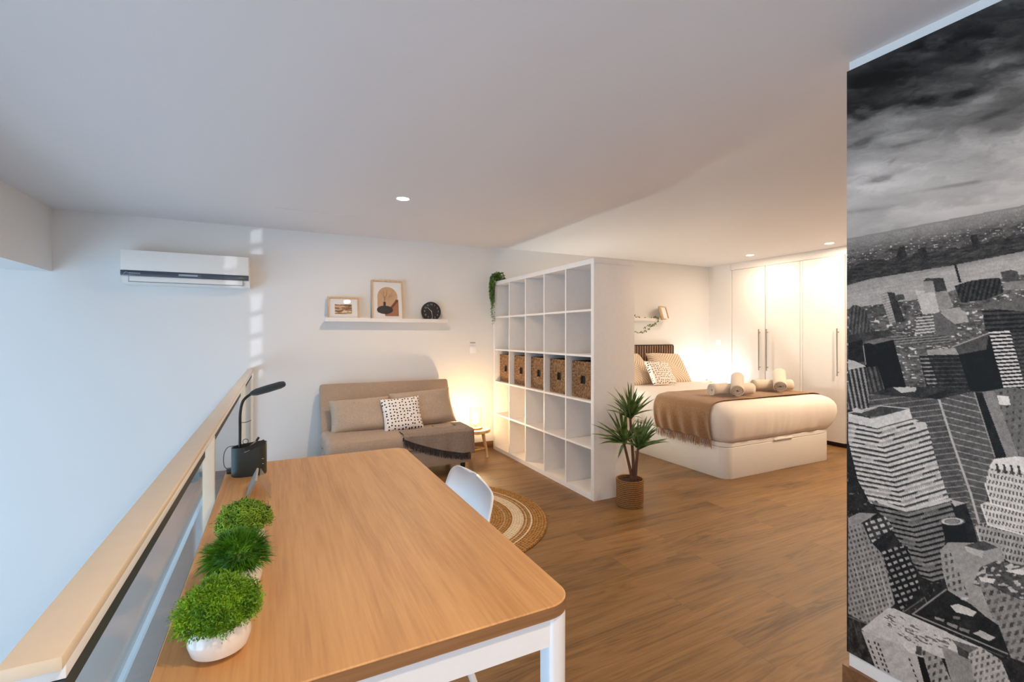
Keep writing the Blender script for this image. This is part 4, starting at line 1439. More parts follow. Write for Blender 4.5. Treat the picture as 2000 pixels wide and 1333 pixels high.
for end in (0.0, 1.0):
    for i in range(95):
        p = thr(end, (i + 0.5) / 95)
        sgn = -1 if end == 0 else 1
        q = p + Vector((sgn * rnd.uniform(0.0, 0.014), rnd.uniform(-0.008, 0.008), -0.062 - rnd.uniform(0, 0.022)))
        tube([p + Vector((0, 0, 0.006)), (p + q) / 2 + Vector((sgn * 0.006, rnd.uniform(-.003, .003), 0)), q], [0.0020, 0.0024, 0.0012], 5, fb)
obj('fringe', fb, M_FRINGEB, t)

# towels
def towel(a, b, r, label, seed, name='rolled_towel'):
    a, b = Vector(a), Vector(b)
    c = (a + b) / 2
    d = (b - a)
    L = d.length
    d.normalize()
    t = thing(name, label, 'towel', c, group='rolled towels on the bed')
    up = Vector((0, 0, 1)); s = d.cross(up).normalized(); up = s.cross(d).normalized()
    # spiral section
    sec = []
    N = 90
    for i in range(N + 1):
        th = i / N * 2 * pi * 3.6
        rr = r * (0.18 + 0.82 * i / N)
        sec.append((rr * cos(th), rr * sin(th)))
    bm = bmesh.new()
    m = 14
    rows = []
    for j in range(m + 1):
        k = j / m
        e = -L / 2 + L * k
        rows.append([bm.verts.new(d * (e + 0.010 * (1 - i / N) * (1 if k < .5 else -1) * (abs(2 * k - 1) ** 6)) + s * (x * (1 + 0.05 * noise.noise(Vector((k * 4, i * .1, seed))))) + up * (y * 0.97)) for i, (x, y) in enumerate(sec)])
    for j in range(m):
        for i in range(N):
            bm.faces.new((rows[j][i], rows[j][i + 1], rows[j + 1][i + 1], rows[j + 1][i]))
    obj('roll', bm, M_TOWEL, t, local=True, solid=r * 0.13, ang=80)
    return t
towel((3.665, 3.120, 0.724), (4.085, 3.000, 0.724), 0.060, 'cream rolled towel lying lengthwise on the camel throw, nearest of the two pairs', 1)
towel((3.770, 2.915, 0.727), (3.990, 3.083, 0.835), 0.058, 'cream rolled towel leaning across the nearer rolled towel', 2)
towel((4.400, 3.220, 0.724), (4.765, 3.050, 0.724), 0.060, 'cream rolled towel lying lengthwise on the camel throw, farther of the two pairs', 3)
towel((4.455, 2.960, 0.728), (4.680, 3.120, 0.846), 0.060, 'cream rolled towel leaning across the farther rolled towel', 4)

# bed pillows
pillow('tufted_pillow', 0.52, 0.46, 0.16, (4.475, 4.460, 0.815), radians(52), radians(-4), radians(-3), M_STRIPE, 'cream tufted pillow with diagonal lines on the right side of the bed', seed=21, group='tufted pillows on the bed', pinch=0.03)
pillow('tufted_pillow', 0.52, 0.46, 0.16, (3.860, 4.440, 0.815), radians(52), radians(6), radians(3), M_STRIPE, 'cream tufted pillow on the left side of the bed, partly hidden by the bookcase', seed=22, group='tufted pillows on the bed', pinch=0.03)
pillow('dotted_pillow', 0.36, 0.33, 0.11, (4.085, 4.200, 0.785), radians(56), radians(2), radians(-4), M_DOTS2, 'small cream pillow with black specks leaning in front of the tufted bed pillows', seed=23)

# bedside tables and lamps
def bedside(x0, x1, label):
    t = thing('bedside_table', label, 'bedside table', ((x0 + x1) / 2, 4.55, 0))
    obj('tabletop', block([(-0.002, 0.578), (0, 0.580), (0, 0.598), (-0.002, 0.600)], x0, x1, 4.36, 4.74, 0.03, 5), M_WHITE, t)
    obj('cabinet', box(x0 + 0.02, x1 - 0.02, 4.38, 4.735, 0.12, 0.5775), M_WHITE, t)
    obj('drawer', box(x0 + 0.025, x1 - 0.025, 4.364, 4.3795, 0.36, 0.565, bev=0.002), M_LACQ, t)
    for x in (x0 + 0.05, x1 - 0.05):
        for y in (4.41, 4.70):
            obj('leg', lathe([(0.010, 0.0), (0.014, 0.1195)], x, y, 14), M_LOAK, t)
bedside(5.06, 5.46, 'white bedside table in the corner beside the wardrobe')
bedside(2.86, 3.24, 'white bedside table hidden between the bookcase and the bed')
jar_lamp(5.20, 4.50, 0.600, 'lit glass jar lamp on the bedside table near the wardrobe', M_BULBC, (0.9, 0.95, 1), 6)
jar_lamp(3.05, 4.52, 0.600, 'lit glass jar lamp on the hidden bedside table behind the bookcase', M_BULBL, (0.9, 0.95, 1), 6)

# shelf over the bed: leaning wooden box frame and ivy
t = thing('small_wood_frame', 'small thick wooden box frame leaning on the shelf above the bed', 'picture frame', (4.600, 4.660, 1.4375), (-0.28, 0.0, radians(24)))
w, h, d, b = 0.20, 0.185, 0.032, 0.014
obj('frame_moulding', join(box(-w / 2, w / 2, -d, 0, 0, b), box(-w / 2, w / 2, -d, 0, h - b, h), box(-w / 2, -w / 2 + b, -d, 0, b, h - b), box(w / 2 - b, w / 2, -d, 0, b, h - b)), M_LOAK, t, local=True, smooth=False)
obj('print', box(-w / 2 + b, w / 2 - b, -d * 0.6, -0.002, b, h - b), M_PAPER, t, local=True, smooth=False)
t = thing('ivy_garland', 'ivy garland with small leaves trailing off the shelf above the bed', 'garland', (4.2, 4.64, 1.44))
rnd = random.Random(31)
iv = bmesh.new(); st = bmesh.new()
for pts in ([(3.95, 4.655, 1.50), (4.05, 4.650, 1.485), (4.15, 4.645, 1.462), (4.28, 4.645, 1.452), (4.36, 4.650, 1.456), (4.44, 4.655, 1.470)],
            [(4.42, 4.650, 1.452), (4.45, 4.622, 1.46), (4.43, 4.612, 1.42), (4.36, 4.612, 1.37), (4.28, 4.614, 1.36), (4.20, 4.615, 1.33)],
            [(4.40, 4.612, 1.40), (4.32, 4.610, 1.345), (4.25, 4.610, 1.305), (4.17, 4.612, 1.275), (4.06, 4.615, 1.275), (3.95, 4.618, 1.29)]):
    P = smooth_path(pts, 5)
    tube(P, 0.0013, 5, st)
    for k in range(0, len(P) - 1):
        for m in range(2):
            if rnd.random() < 0.25:
                continue
            p = P[k].lerp(P[k + 1], m / 2 + 0.2)
            a = rnd.uniform(0, 2 * pi)
            dr = Vector((cos(a), -0.25 - 0.3 * rnd.random(), sin(a))).normalized()
            sd = Vector((-sin(a), 0, cos(a)))
            L = rnd.uniform(0.020, 0.030)
            c = [p, p + dr * L * 0.4 + sd * L * 0.45, p + dr * L * 0.6 + sd * L * 0.2, p + dr * L, p + dr * L * 0.6 - sd * L * 0.2, p + dr * L * 0.4 - sd * L * 0.45]
            iv.faces.new([iv.verts.new(q) for q in c])
obj('stems', st, M_IVY, t)
obj('leaves', iv, M_IVY, t, smooth=False)

# ------------------------------------------------------------------ wardrobe
t = thing('built_in_wardrobe', 'white built-in wardrobe with long steel bar handles behind the bed', 'wardrobe', (XR + 0.3, 3.4, 0))
WTOP = 2.120
obj('carcass', join(box(XR + 0.022, XR + 0.64, 0.96, 4.39, 0.05, WTOP + 0.02)), M_WHITE, t, smooth=False)
obj('top_filler', box(XR + 0.002, XR + 0.03, 0.96, 4.398, WTOP + 0.004, CZB - 0.001), M_LACQ, t, smooth=False)
obj('side_trim', box(XR - 0.004, XR + 0.02, 4.378, 4.398, 0.0, WTOP), M_LACQ, t, smooth=False)
obj('plinth', box(XR + 0.05, XR + 0.64, 0.96, 4.39, 0.0, 0.0495), M_DARKGAP, t, smooth=False)
doors = [(3.890, 4.374, 3.957), (3.445, 3.885, 3.852), (2.955, 3.415, 3.018), (2.47, 2.930, None), (1.98, 2.44, None), (1.49, 1.95, None), (0.97, 1.46, None)]
for y0, y1, hy in doors:
    dr = obj('door', box(XR - 0.002, XR + 0.020, y0 + 0.0028, y1 - 0.0028, 0.052, WTOP, bev=0.0012), M_LACQ, t)
    if hy:
        LOC[dr] = LOC[t]
        hd = tube([(XR - 0.035, hy, 0.79), (XR - 0.035, hy, 1.315)], 0.007, 12)
        for zz in (0.83, 1.275):
            hd = join(hd, tube([(XR - 0.035, hy, zz), (XR - 0.0025, hy, zz)], 0.005, 8))
        obj('handle', hd, M_STEEL, dr, label='long brushed steel bar handle')
obj('mid_post', box(XR - 0.001, XR + 0.0215, 3.4165, 3.4435, 0.052, WTOP), M_WHITE, t, smooth=False)

# ------------------------------------------------------------------ mural: black and white view over a city
# painted shape by shape; outlines are given in the photograph's pixels and laid on the panel plane x = 1.796
MX = 1.796
def vnoise(x, y, seed=0):
    xi = np.floor(x).astype(np.int64); yi = np.floor(y).astype(np.int64)
    fx = x - xi; fy = y - yi
    fx = fx * fx * (3 - 2 * fx); fy = fy * fy * (3 - 2 * fy)
    def h(a, b):
        n = (a * 374761393 + b * 668265263 + seed * 974711) & 0xffffffff
        n = ((n ^ (n >> 13)) * 1274126177) & 0xffffffff
        return ((n ^ (n >> 16)) & 0xffff) / 65535.0
    return (h(xi, yi) * (1 - fx) + h(xi + 1, yi) * fx) * (1 - fy) + (h(xi, yi + 1) * (1 - fx) + h(xi + 1, yi + 1) * fx) * fy
def fbm(x, y, o=5, seed=0, k=0.55):
    s = 0; a = 1; t = 0
    for i in range(o):
        s = s + a * vnoise(x, y, seed + i * 7); t += a
        x = x * 2.03 + 13.1; y = y * 2.03 + 7.7; a *= k
    return s / t
def inpoly(u, v, P):
    r = np.zeros(u.shape, bool)
    n = len(P)
    for i in range(n):
        x0, y0 = P[i]; x1, y1 = P[(i + 1) % n]
        if y0 == y1:
            continue
        c = ((y0 > v) != (y1 > v)) & (u < (x1 - x0) * (v - y0) / (y1 - y0) + x0)
        r ^= c
    return r
def mural_grey(u, v):
    """grey level 0..255 of the printed picture"""
    s = v + 0.19 * (u - 1657)
    w1 = (fbm(u / 70, s / 26, 5, 3) - 0.5)
    w2 = (fbm(u / 160 + w1 * 1.2, s / 42 + w1 * 1.5, 6, 11) - 0.5)
    prof = np.interp(s, [90, 150, 200, 250, 300, 335, 380, 430, 470, 510], [52, 38, 70, 96, 124, 158, 182, 184, 172, 166])
    g = prof + w2 * np.interp(s, [100, 250, 420, 520], [120, 150, 70, 25]) + w1 * np.interp(s, [100, 300, 450], [50, 60, 25])
    def blob(cu, cv, ru, rv, amp, ang=-0.25):
        nonlocal g
        du = u - cu; dv = (v - cv) - ang * du
        e = (du / ru) ** 2 + (dv / rv) ** 2 + w1 * 2.2
        g = g + amp * 1.15 * np.exp(-1.5 * np.maximum(e, 0) ** 1.1)
    blob(1700, 170, 62, 26, -48); blob(1830, 90, 70, 22, -22); blob(1785, 205, 48, 12, -36, -.35); blob(1883, 184, 26, 8, -36, -.3)
    blob(1810, 108, 26, 8, 28, -.2); blob(1770, 232, 60, 12, 20); blob(1925, 195, 40, 12, 26); blob(1955, 120, 50, 12, 26, -.3)
    blob(1695, 330, 44, 18, 26, -.1); blob(1710, 352, 42, 7, -34, -.25); blob(1740, 318, 10, 5, -24, -.8); blob(1680, 412, 50, 5, -24, -.12)
    blob(1690, 275, 26, 7, -26, -.4); blob(1770, 281, 45, 4, -22, -.2); blob(1930, 228, 40, 7, -26, -.35); blob(1850, 365, 90, 4, -26, -.16)
    # haze and land
    hz = s - 465 - 0.0
    land = s > 466
    lg = np.interp(s, [466, 485, 498, 505], [140, 118, 96, 78])
    sp = fbm(u / 9, s / 2.2, 3, 21)
    lg = lg + (sp - 0.5) * 60 * np.interp(s, [478, 500], [0.0, 1]) + (vnoise(u / 5, s / 1.6, 5) > 0.86) * np.interp(s, [486, 498, 515, 530], [0, 80, 90, 30])
    g = np.where(land, lg, g)
    shore = 557 - 0.0 - np.interp(u, [1657, 1700, 1796, 1857, 2000], [0, 12, 28, 38, 66])
    band = (v > shore - 34 + 6 * (fbm(u / 12, u * 0, 2, 9) - .5) * 2) & (v < shore)
    g = np.where(band, 56 + (fbm(u / 12, s / 3, 4, 30) - 0.5) * 60, g)
    def poly(P, val, tex=None):
        nonlocal g
        m = inpoly(u, v, P)
        if tex is None:
            x = val + (fbm(u / 7, v / 7, 3, int(val)) - 0.5) * 22
        else:
            x = tex(val)
        g = np.where(m, x, g)
        return m
    def stripes(dx, dy, pitch, duty, lo, hi, ph=0.0, nz=18, cell=0, cw=4):
        """bands at right angles to (dx,dy), optionally cut into window cells along them"""
        L = math.hypot(dx, dy)
        def t(val):
            q = (u * dx + v * dy) / L / pitch + ph
            k = q - np.floor(q)
            a = np.where(k < duty, lo, hi).astype(float)
            if cell:
                r = (u * dy - v * dx) / L / cw
                kk = r - np.floor(r)
                a = np.where((k < duty) & (kk < 0.35), hi * 0.85 + lo * 0.15, a)
                rn = vnoise(np.floor(r) * 3.7, np.floor(q) * 5.3, cell)
                a = a + np.where((k < duty) & (rn > 0.82), 70, 0)
            return a + (fbm(u / 6, v / 6, 3, 41) - 0.5) * nz * 2
        return t
    def wins(ax, ay, bx_, by_, pa, pb, wa, wb, wall, win, seed=1):
        """window grid with two axes"""
        la = math.hypot(ax, ay); lb = math.hypot(bx_, by_)
        def t(val):
            a = (u * ax + v * ay) / la / pa; b = (u * bx_ + v * by_) / lb / pb
            ka = a - np.floor(a); kb = b - np.floor(b)
            rn = vnoise(np.floor(a) * 3.1, np.floor(b) * 2.7, seed)
            x = np.where((ka < wa) & (kb < wb), win + rn * 40, wall).astype(float)
            return x + (fbm(u / 7, v / 7, 3, seed) - 0.5) * 26
        return t
    def line(P, w, val):
        nonlocal g
        for (x0, y0), (x1, y1) in zip(P, P[1:]):
            L2 = (x1 - x0) ** 2 + (y1 - y0) ** 2
            tt = np.clip(((u - x0) * (x1 - x0) + (v - y0) * (y1 - y0)) / L2, 0, 1)
            d = np.hypot(u - x0 - tt * (x1 - x0), v - y0 - tt * (y1 - y0))
            g = g + (val - g) * np.clip(1 - (d - w / 2 + 0.5), 0, 1)
    # river and the near bank
    river = (v >= shore)
    g = np.where(river, 150 + (fbm(u / 60, s / 2.5, 3, 50) - 0.5) * 24 - np.interp(v - shore, [0, 12], [22, 0]), g)
    poly([(1745, 519), (1757, 474 + 60 - 52), (1766, 482), (1772, 500), (1760, 508)], 44)
    poly([(1791, 486), (1808, 482), (1812, 506), (1798, 508)], 48)
    poly([(1895, 460), (1908, 458), (1914, 486), (1902, 490)], 44)
    bank = v > np.interp(u, [1657, 1693, 1786, 1850, 1880, 2000, 2100], [604, 598, 586, 572, 560, 536, 520])
    city = 40 + (fbm(u / 10, v / 4, 4, 60)) * 90 + (vnoise(u / 6, v / 2.4, 61) > 0.80) * 85
    deep = np.interp(v, [740, 860], [0, 1])
    city = city * (1 - deep) + (18 + fbm(u / 9, v / 9, 4, 62) * 34 + (vnoise(u / 4, v / 5, 63) > 0.9) * 60) * deep
    g = np.where(bank, city, g)
    # mid distance
    poly([(1658, 604), (1666, 596), (1676, 597), (1690, 606), (1708, 655), (1662, 662)], 68, stripes(1, .1, 7, .5, 58, 84))
    poly([(1719, 576), (1733, 571), (1750, 630), (1738, 633)], 134, stripes(.3, 1, 5, .4, 120, 146))
    poly([(1733, 571), (1747, 572), (1768, 628), (1750, 631)], 52)
    poly([(1747, 577), (1764, 575), (1768, 585), (1750, 588)], 66)
    poly([(1788, 568), (1826, 569), (1835, 610), (1802, 615)], 168)
    poly([(1803, 550), (1822, 549), (1827, 571), (1806, 573)], 132)
    poly([(1825, 569), (1850, 567), (1862, 600), (1835, 608)], 128)
    poly([(1808, 544), (1842, 543), (1850, 568), (1827, 571), (1822, 549), (1803, 550)], 60)
    poly([(1838, 606), (1874, 600), (1878, 606), (1886, 610), (1892, 628), (1860, 635), (1842, 616)], 142)
    poly([(1790, 617), (1822, 613), (1827, 653), (1788, 653)], 120, stripes(0.1, 1, 6, .45, 70, 160))
    poly([(1822, 613), (1836, 612), (1868, 636), (1864, 655), (1828, 655)], 92)
    poly([(1863, 517), (1868, 517), (1878, 552), (1873, 552)], 38)
    poly([(1864, 559), (1890, 550), (1920, 545), (1953, 543), (1960, 572), (1925, 586), (1878, 592)], 38, stripes(1, .25, 9, .5, 30, 56))
    poly([(1954, 531), (1962, 530), (1975, 527), (1988, 531), (1992, 549), (1960, 551)], 72)
    poly([(1958, 552), (2100, 540), (2100, 556), (1962, 568)], 118)
    poly([(1917, 593), (2100, 574), (2100, 612), (1925, 606)], 92)
    poly([(1918, 606), (1940, 604), (2100, 616), (2100, 680), (1975, 672), (1960, 655), (1925, 650)], 40, stripes(.05, 1, 9, .5, 26, 58))
    poly([(1740, 657), (1850, 655), (1860, 672), (1748, 673)], 96, stripes(.1, 1, 5, .5, 70, 118))
    poly([(1657, 655), (1735, 644), (1748, 655), (1690, 668), (1657, 676)], 58)
    poly([(1657, 670), (1684, 664), (1692, 706), (1657, 712)], 34)
    poly([(1687, 672), (1745, 664), (1772, 765), (1692, 765)], 18)
    poly([(1688, 668), (1722, 660), (1744, 664), (1706, 673)], 98)
    line([(1686, 676), (1691, 712)], 1.5, 160)
    # dark block with a pale crown
    poly([(1795, 694), (1872, 693), (1895, 766), (1812, 768)], 50, stripes(.02, 1, 8, .25, 66, 36))
    poly([(1795, 694), (1812, 694), (1835, 762), (1815, 764)], 60, stripes(.02, 1, 8, .35, 130, 38))
    poly([(1872, 693), (1934, 652), (1964, 764), (1895, 766)], 17)
    poly([(1867, 676), (1932, 650), (1926, 683), (1872, 693)], 74)
    poly([(1810, 684), (1866, 680), (1872, 693), (1812, 694)], 138)
    line([(1860, 678), (1932, 651)], 2.2, 150)
    poly([(1930, 646), (1972, 646), (2004, 765), (1962, 765)], 120, stripes(.06, 1, 7.1, .52, 26, 184))
    poly([(1972, 646), (2100, 650), (2100, 800), (2004, 765)], 56, stripes(.1, 1, 8, .5, 40, 66))
    # ribbed tower at the left
    poly([(1657, 716), (1691, 718), (1706, 798), (1657, 800)], 90, stripes(1, -.2, 8.5, .55, 46, 132))
    poly([(1691, 718), (1714, 716), (1729, 764), (1704, 800)], 60, stripes(1, -.25, 9, .5, 44, 82))
    poly([(1657, 703), (1668, 705), (1692, 716), (1657, 723)], 168)
    # big glass slab behind
    poly([(1903, 766), (1922, 768), (1968, 900), (1943, 900)], 26)
    poly([(1918, 766), (1972, 757), (2100, 770), (2100, 905), (1970, 897)], 92, wins(1, .05, .2, 1, 13, 14, .35, .4, 96, 46, 70))
    poly([(1918, 766), (1942, 764), (1990, 895), (1968, 899)], 118)
    poly([(1947, 773), (1970, 775), (1974, 792), (1952, 791)], 190)
    poly([(1696, 770), (1834, 780), (1948, 1062), (1868, 1062), (1800, 960), (1700, 820)], 78, stripes(.12, 1, 11, .16, 122, 74, nz=14))
    poly([(1834, 780), (1904, 766), (1944, 893), (1930, 940), (1926, 1005), (1908, 1030), (1890, 975)], 84, stripes(-.24, 1, 12, .16, 132, 80, nz=14))
    poly([(1696, 770), (1740, 757), (1830, 756), (1904, 764), (1834, 780), (1800, 778)], 50)
    poly([(1744, 757), (1790, 757), (1788, 765), (1760, 768)], 168)
    line([(1834, 781), (1862, 868), (1896, 965), (1912, 1022)], 4.5, 158)
    line([(1903, 767), (1943, 893)], 2.0, 140)
    poly([(1808, 776), (1834, 781), (1850, 770), (1876, 766), (1840, 764)], 34)
    # white terraced tower
    ridge = np.interp(v, [836, 858, 900, 945, 1000, 1050, 1100, 1140], [1712, 1720, 1733, 1748, 1770, 1790, 1808, 1820])
    def chev(lo, hi, pitch, sl, sr):
        def t(val):
            q = (v + np.where(u < ridge, (ridge - u) * sl, (u - ridge) * sr)) / pitch
            k = q - np.floor(q)
            a = np.where(k < 0.42, lo, hi).astype(float)
            r = (u + v * 0.3) / 3.6
            kk = r - np.floor(r)
            rn = vnoise(np.floor(q) * 9.1, np.floor((u + v * .3) / 26) * 3.3, 77)
            a = np.where((k > 0.3) & (k < 0.62) & (kk < .5) & (rn > .45), a * 0.62 + hi * .1, a)
            a = np.where((k < .42) & (rn > .72), hi * .8, a)
            return a + (fbm(u / 5, v / 5, 3, 78) - 0.5) * 34
        return t
    poly([(1657, 824), (1712, 838), (1784, 818), (1808, 827), (1816, 850), (1826, 890), (1838, 930), (1850, 965), (1858, 985), (1775, 1004), (1700, 984), (1676, 940), (1657, 862)], 150, chev(62, 178, 9.6, .20, .27))
    poly([(1700, 978), (1770, 1002), (1862, 978), (1872, 1006), (1842, 1018), (1846, 1060), (1838, 1092), (1845, 1130), (1832, 1140), (1800, 1128), (1765, 1070), (1730, 1020)], 80, chev(20, 112, 9.8, .24, .24))
    line([(1716, 980), (1770, 998), (1856, 976)], 5, 172)
    poly([(1657, 808), (1700, 818), (1708, 817), (1776, 799), (1782, 818), (1712, 837), (1657, 824)], 182)
    poly([(1657, 808), (1720, 793), (1775, 799), (1708, 814)], 66)
    line([(1657, 807), (1720, 793), (1776, 799)], 1.6, 190)
    poly([(1664, 800), (1672, 797), (1690, 803), (1682, 808), (1668, 806)], 170)
    line([(1690, 803), (1712, 796)], 3, 150)
    poly([(1782, 824), (1806, 825), (1812, 832), (1790, 838)], 176)
    # round tank tower and the shaded gap
    poly([(1857, 984), (1886, 982), (1902, 1030), (1912, 1066), (1886, 1066)], 32)
    poly([(1858, 977), (1887, 983), (1864, 990)], 158)
    poly([(1837, 1018), (1884, 1018), (1892, 1060), (1848, 1062)], 18)
    e = ((u - 1860) / 25) ** 2 + ((v - 1019) / 8) ** 2
    g = np.where(e < 1, 96, g); g = np.where((e < .72) & (e > .4), 168, g); g = np.where(e < .25, 120, g)
    # pale setback tower at the right
    W = wins(1, .22, -.22, 1, 7.2, 12.5, .5, .58, 178, 66, 80)
    poly([(1905, 1028), (1932, 1018), (2100, 1075), (2100, 1180), (1990, 1110), (1914, 1062)], 140, wins(1, .22, -.22, 1, 7.6, 13, .5, .58, 140, 40, 81))
    poly([(1916, 986), (1934, 978), (2100, 1030), (2100, 1076), (1930, 1026)], 168, W)
    poly([(1924, 944), (1932, 912), (1942, 897), (1985, 892), (2100, 902), (2100, 1030), (1935, 984)], 178, W)
    poly([(1932, 912), (1942, 897), (1985, 892), (2100, 902), (2100, 935), (1936, 916)], 186)
    for k in range(9):
        poly([(1944 + k * 14, 906 + k), (1949 + k * 14, 907 + k), (1953 + k * 14, 925 + k), (1948 + k * 14, 925 + k)], 60)
    line([(1924, 946), (1936, 984), (2000, 1003)], 2.5, 200); line([(1916, 987), (1930, 1026), (2000, 1046)], 2.5, 196); line([(1906, 1030), (1916, 1062)], 2.5, 170)
    # gridded towers, lower left
    poly([(1690, 1022), (1728, 1008), (1745, 1032), (1702, 1062)], 96, wins(1, -.5, .3, 1, 14, 12, .6, .5, 60, 140, 82))
    poly([(1718, 1078), (1772, 1066), (1797, 1150), (1760, 1196), (1738, 1150)], 30, wins(1, -.45, .35, 1, 12, 12.5, .62, .42, 26, 112, 83))
    poly([(1657, 1030), (1684, 1022), (1700, 1058), (1725, 1085), (1748, 1180), (1700, 1222), (1657, 1200)], 110, wins(1, -.28, .30, 1, 7.5, 10.5, .5, .5, 128, 56, 84))
    for x0 in (1668, 1684, 1700, 1714):
        line([(x0, 1100), (x0 + 28, 1200)], 2.2, 150)
    poly([(1657, 1012), (1678, 1002), (1712, 1004), (1680, 1024), (1657, 1030)], 130)
    # middle block
    poly([(1836, 1076), (1852, 1060), (1952, 1062), (1962, 1096), (1908, 1130), (1930, 1185), (1945, 1222), (1898, 1182), (1852, 1155), (1842, 1120)], 134)
    poly([(1838, 1082), (1856, 1078), (1892, 1165), (1852, 1150)], 128, wins(1, -.1, .3, 1, 11, 14, .5, .5, 134, 52, 85))
    poly([(1884, 1066), (1920, 1057), (1950, 1070), (1922, 1077)], 66)
    poly([(1884, 1068), (1922, 1078), (1918, 1090), (1888, 1078)], 160)
    poly([(1915, 1108), (1945, 1096), (2100, 1120), (2100, 1200), (1960, 1160), (1900, 1142)], 84, lambda val: 40 + (vnoise(u / 8 + v / 20, v / 4, 86) > .66) * 85 + fbm(u / 6, v / 5, 3, 87) * 60)
    poly([(1908, 1130), (1925, 1136), (1960, 1160), (2100, 1205), (2100, 1400), (1990, 1320), (1945, 1222)], 108, wins(1, .3, .18, 1, 14, 17, .5, .55, 118, 54, 88))
    poly([(1911, 1127), (1944, 1132), (1940, 1141), (1916, 1136)], 182)
    poly([(1962, 1116), (1990, 1112), (2020, 1120), (1996, 1124)], 182)
    # dark roof terrace
    poly([(1783, 1200), (1848, 1152), (1950, 1222), (1975, 1286), (1968, 1280)], 34)
    line([(1765, 1196), (1806, 1168), (1810, 1178)], 2, 96)
    line([(1783, 1200), (1848, 1152)], 3, 128); line([(1783, 1200), (1968, 1278)], 2.6, 132); line([(1778, 1206), (1960, 1284)], 2, 70)
    for P, c in (([(1856, 1184), (1872, 1180), (1908, 1196), (1900, 1205), (1866, 1196)], 176), ([(1878, 1167), (1892, 1168), (1888, 1174), (1877, 1172)], 170),
                 ([(1826, 1205), (1845, 1211), (1843, 1216), (1825, 1209)], 130), ([(1850, 1216), (1871, 1223), (1869, 1229), (1849, 1221)], 120),
                 ([(1875, 1226), (1894, 1232), (1892, 1238), (1873, 1231)], 110), ([(1900, 1238), (1915, 1232), (1944, 1246), (1932, 1253)], 160), ([(1862, 1204), (1876, 1206), (1874, 1211), (1861, 1209)], 110)):
        poly(P, c)
    # pale roof and front, bottom left
    poly([(1657, 1205), (1692, 1219), (1682, 1232), (1712, 1310), (1712, 1400), (1657, 1400)], 30, lambda val: 14 + fbm(u / 6, v / 8, 4, 90) * 70)
    line([(1657, 1205), (1693, 1219)], 2, 96); line([(1664, 1206), (1674, 1240)], 1.6, 80); line([(1677, 1212), (1684, 1232)], 1.6, 80)
    poly([(1682, 1230), (1733, 1189), (1745, 1189), (1866, 1243), (1915, 1266), (1905, 1290), (1790, 1284), (1720, 1256)], 170)
    m = inpoly(u, v, [(1725, 1205), (1745, 1198), (1860, 1250), (1850, 1268), (1790, 1262), (1735, 1228)])
    g = np.where(m & (fbm(u / 9, (v - .45 * u) / 3, 3, 91) > .60), 92, g)
    poly([(1682, 1232), (1720, 1248), (1768, 1262), (1792, 1282), (1808, 1345), (1830, 1420), (1760, 1420), (1712, 1310)], 158)
    for cx, cy, n in ((1694, 1250, 9), (1706, 1253, 8), (1713, 1256, 8), (1774, 1286, 8)):
        for k in range(n):
            x = cx + k * 3.9; y = cy + k * 10.5
            poly([(x, y), (x + 3.6, y + 1.5), (x + 5.0, y + 7), (x + 1.4, y + 5.5)], 54)
    poly([(1791, 1282), (1804, 1286), (1830, 1360), (1850, 1420), (1830, 1420), (1806, 1340)], 8)
    poly([(1798, 1268), (1838, 1286), (1866, 1350), (1880, 1420), (1850, 1420), (1822, 1345)], 118, wins(1, .1, .34, 1, 12, 15, .45, .5, 134, 50, 92))
    poly([(1838, 1262), (1900, 1290), (1930, 1350), (1960, 1420), (1880, 1420), (1862, 1345)], 126)
    poly([(1858, 1250), (1912, 1266), (1893, 1277), (1868, 1262)], 92)
    poly([(1868, 1262), (1894, 1276), (1890, 1288), (1872, 1280)], 60)
    poly([(1893, 1277), (1915, 1264), (1955, 1290), (1980, 1350), (2010, 1420), (1940, 1420), (1905, 1345)], 142, wins(1, .1, .3, 1, 11, 13, .5, .5, 150, 64, 93))
    poly([(1770, 1252), (1790, 1258), (1798, 1280), (1776, 1276), (1764, 1262)], 176)
    poly([(1790, 1262), (1800, 1264), (1800, 1282), (1788, 1278)], 70)
    poly([(1955, 1290), (1975, 1286), (2100, 1330), (2100, 1420), (2010, 1420), (1980, 1350)], 40)
    g = np.where(s > 470, 112 + (g - 108) * 1.16 + (vnoise(u / 1.7, v / 1.7, 97) - 0.5) * 26 + (fbm(u / 14, v / 10, 3, 98) - 0.5) * 26, g)
    return np.clip(g, 6, 222)

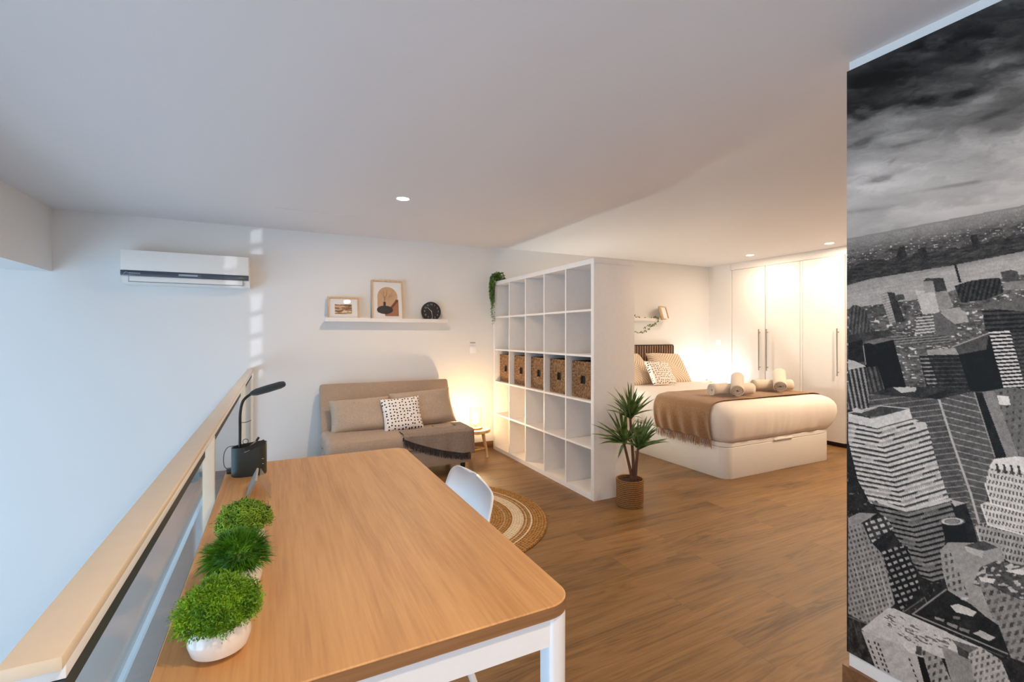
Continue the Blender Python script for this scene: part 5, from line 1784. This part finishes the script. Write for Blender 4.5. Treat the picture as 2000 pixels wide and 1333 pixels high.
def mural_panel(y0, y1, z0, z1, step):
    ny = max(2, int(round((y1 - y0) / step))); nz = int(round((z1 - z0) / step))
    ys = np.linspace(y0, y1, ny + 1); zs = np.linspace(z0, z1, nz + 1)
    Y, Z = np.meshgrid(ys, zs, indexing='ij')
    Ym = np.where(Y < 0.505, 1.01 - Y, Y)             # beyond the picture's edge the print simply goes on
    d = MX * sT + Ym * cT
    U = 1000 + F_PX * (MX * cT - Ym * sT) / d
    V = Y_H - F_PX * (Z - CAM_H) / d
    g = mural_grey(U.ravel(), V.ravel()) / 255.0
    a = np.where(g <= 0.04045, g / 12.92, ((g + 0.055) / 1.055) ** 2.4) * np.interp(V.ravel(), [0, 400, 520, 800, 1333], [1.2, 0.98, 1.05, 1.08, 1.16])  # gain over the height puts uneven light on the panel into its colour
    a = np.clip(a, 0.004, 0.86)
    rgba = np.stack([a, a * 0.915, a * 0.83, np.ones_like(a)], 1).astype(np.float32)
    nv = (ny + 1) * (nz + 1)
    co = np.stack([np.full(nv, MX), Y.ravel(), Z.ravel()], 1).astype(np.float32)
    i, j = np.meshgrid(np.arange(ny), np.arange(nz), indexing='ij')
    b = (i * (nz + 1) + j).ravel()
    quads = np.stack([b, b + 1, b + nz + 2, b + nz + 1], 1).astype(np.int32)
    return co, quads, rgba
ZB, ZT = 0.132, 2.174
parts = [mural_panel(0.45, 0.950, ZB, ZT, 0.0018), mural_panel(0.08, 0.45, ZB, ZT, 0.006)]
co = []; qd = []; cl = []; base_i = 0
for c_, q_, r_ in parts:
    co.append(c_); qd.append(q_ + base_i); cl.append(r_); base_i += len(c_)
# rim and back so the panel has its real thickness
rim = np.array([[x, y, z] for x in (MX, 1.7995) for (y, z) in ((0.08, ZB), (0.950, ZB), (0.950, ZT), (0.08, ZT))], np.float32)
rq = np.array([[0, 1, 5, 4], [1, 2, 6, 5], [2, 3, 7, 6], [3, 0, 4, 7], [4, 5, 6, 7]], np.int32) + base_i
co.append(rim); qd.append(rq); cl.append(np.tile(np.array([[0.05, 0.05, 0.05, 1]], np.float32), (8, 1)))
co = np.concatenate(co); qd = np.concatenate(qd); cl = np.concatenate(cl)
me = bpy.data.meshes.new('city_mural')
me.vertices.add(len(co)); me.vertices.foreach_set('co', co.ravel())
me.loops.add(qd.size); me.loops.foreach_set('vertex_index', qd.ravel())
me.polygons.add(len(qd)); me.polygons.foreach_set('loop_start', np.arange(0, qd.size, 4, dtype=np.int32))
me.polygons.foreach_set('loop_total', np.full(len(qd), 4, np.int32))
me.update(calc_edges=True)
ca = me.color_attributes.new('print', 'FLOAT_COLOR', 'POINT')
ca.data.foreach_set('color', cl.ravel())
mt_ = MT('printed_mural_panel')
at_ = mt_.n('ShaderNodeAttribute', attribute_name='print')
mt_.l(at_.outputs['Color'], mt_.b.inputs['Base Color'])
mt_.b.inputs['Roughness'].default_value = 0.5
mt_.b.inputs['Specular IOR Level'].default_value = 0.25
me.materials.append(mt_.m)
mo = bpy.data.objects.new('city_mural', me)
COL.objects.link(mo)
tag(mo, 'black and white photo mural of a city seen from above on the right-hand wall', 'mural')
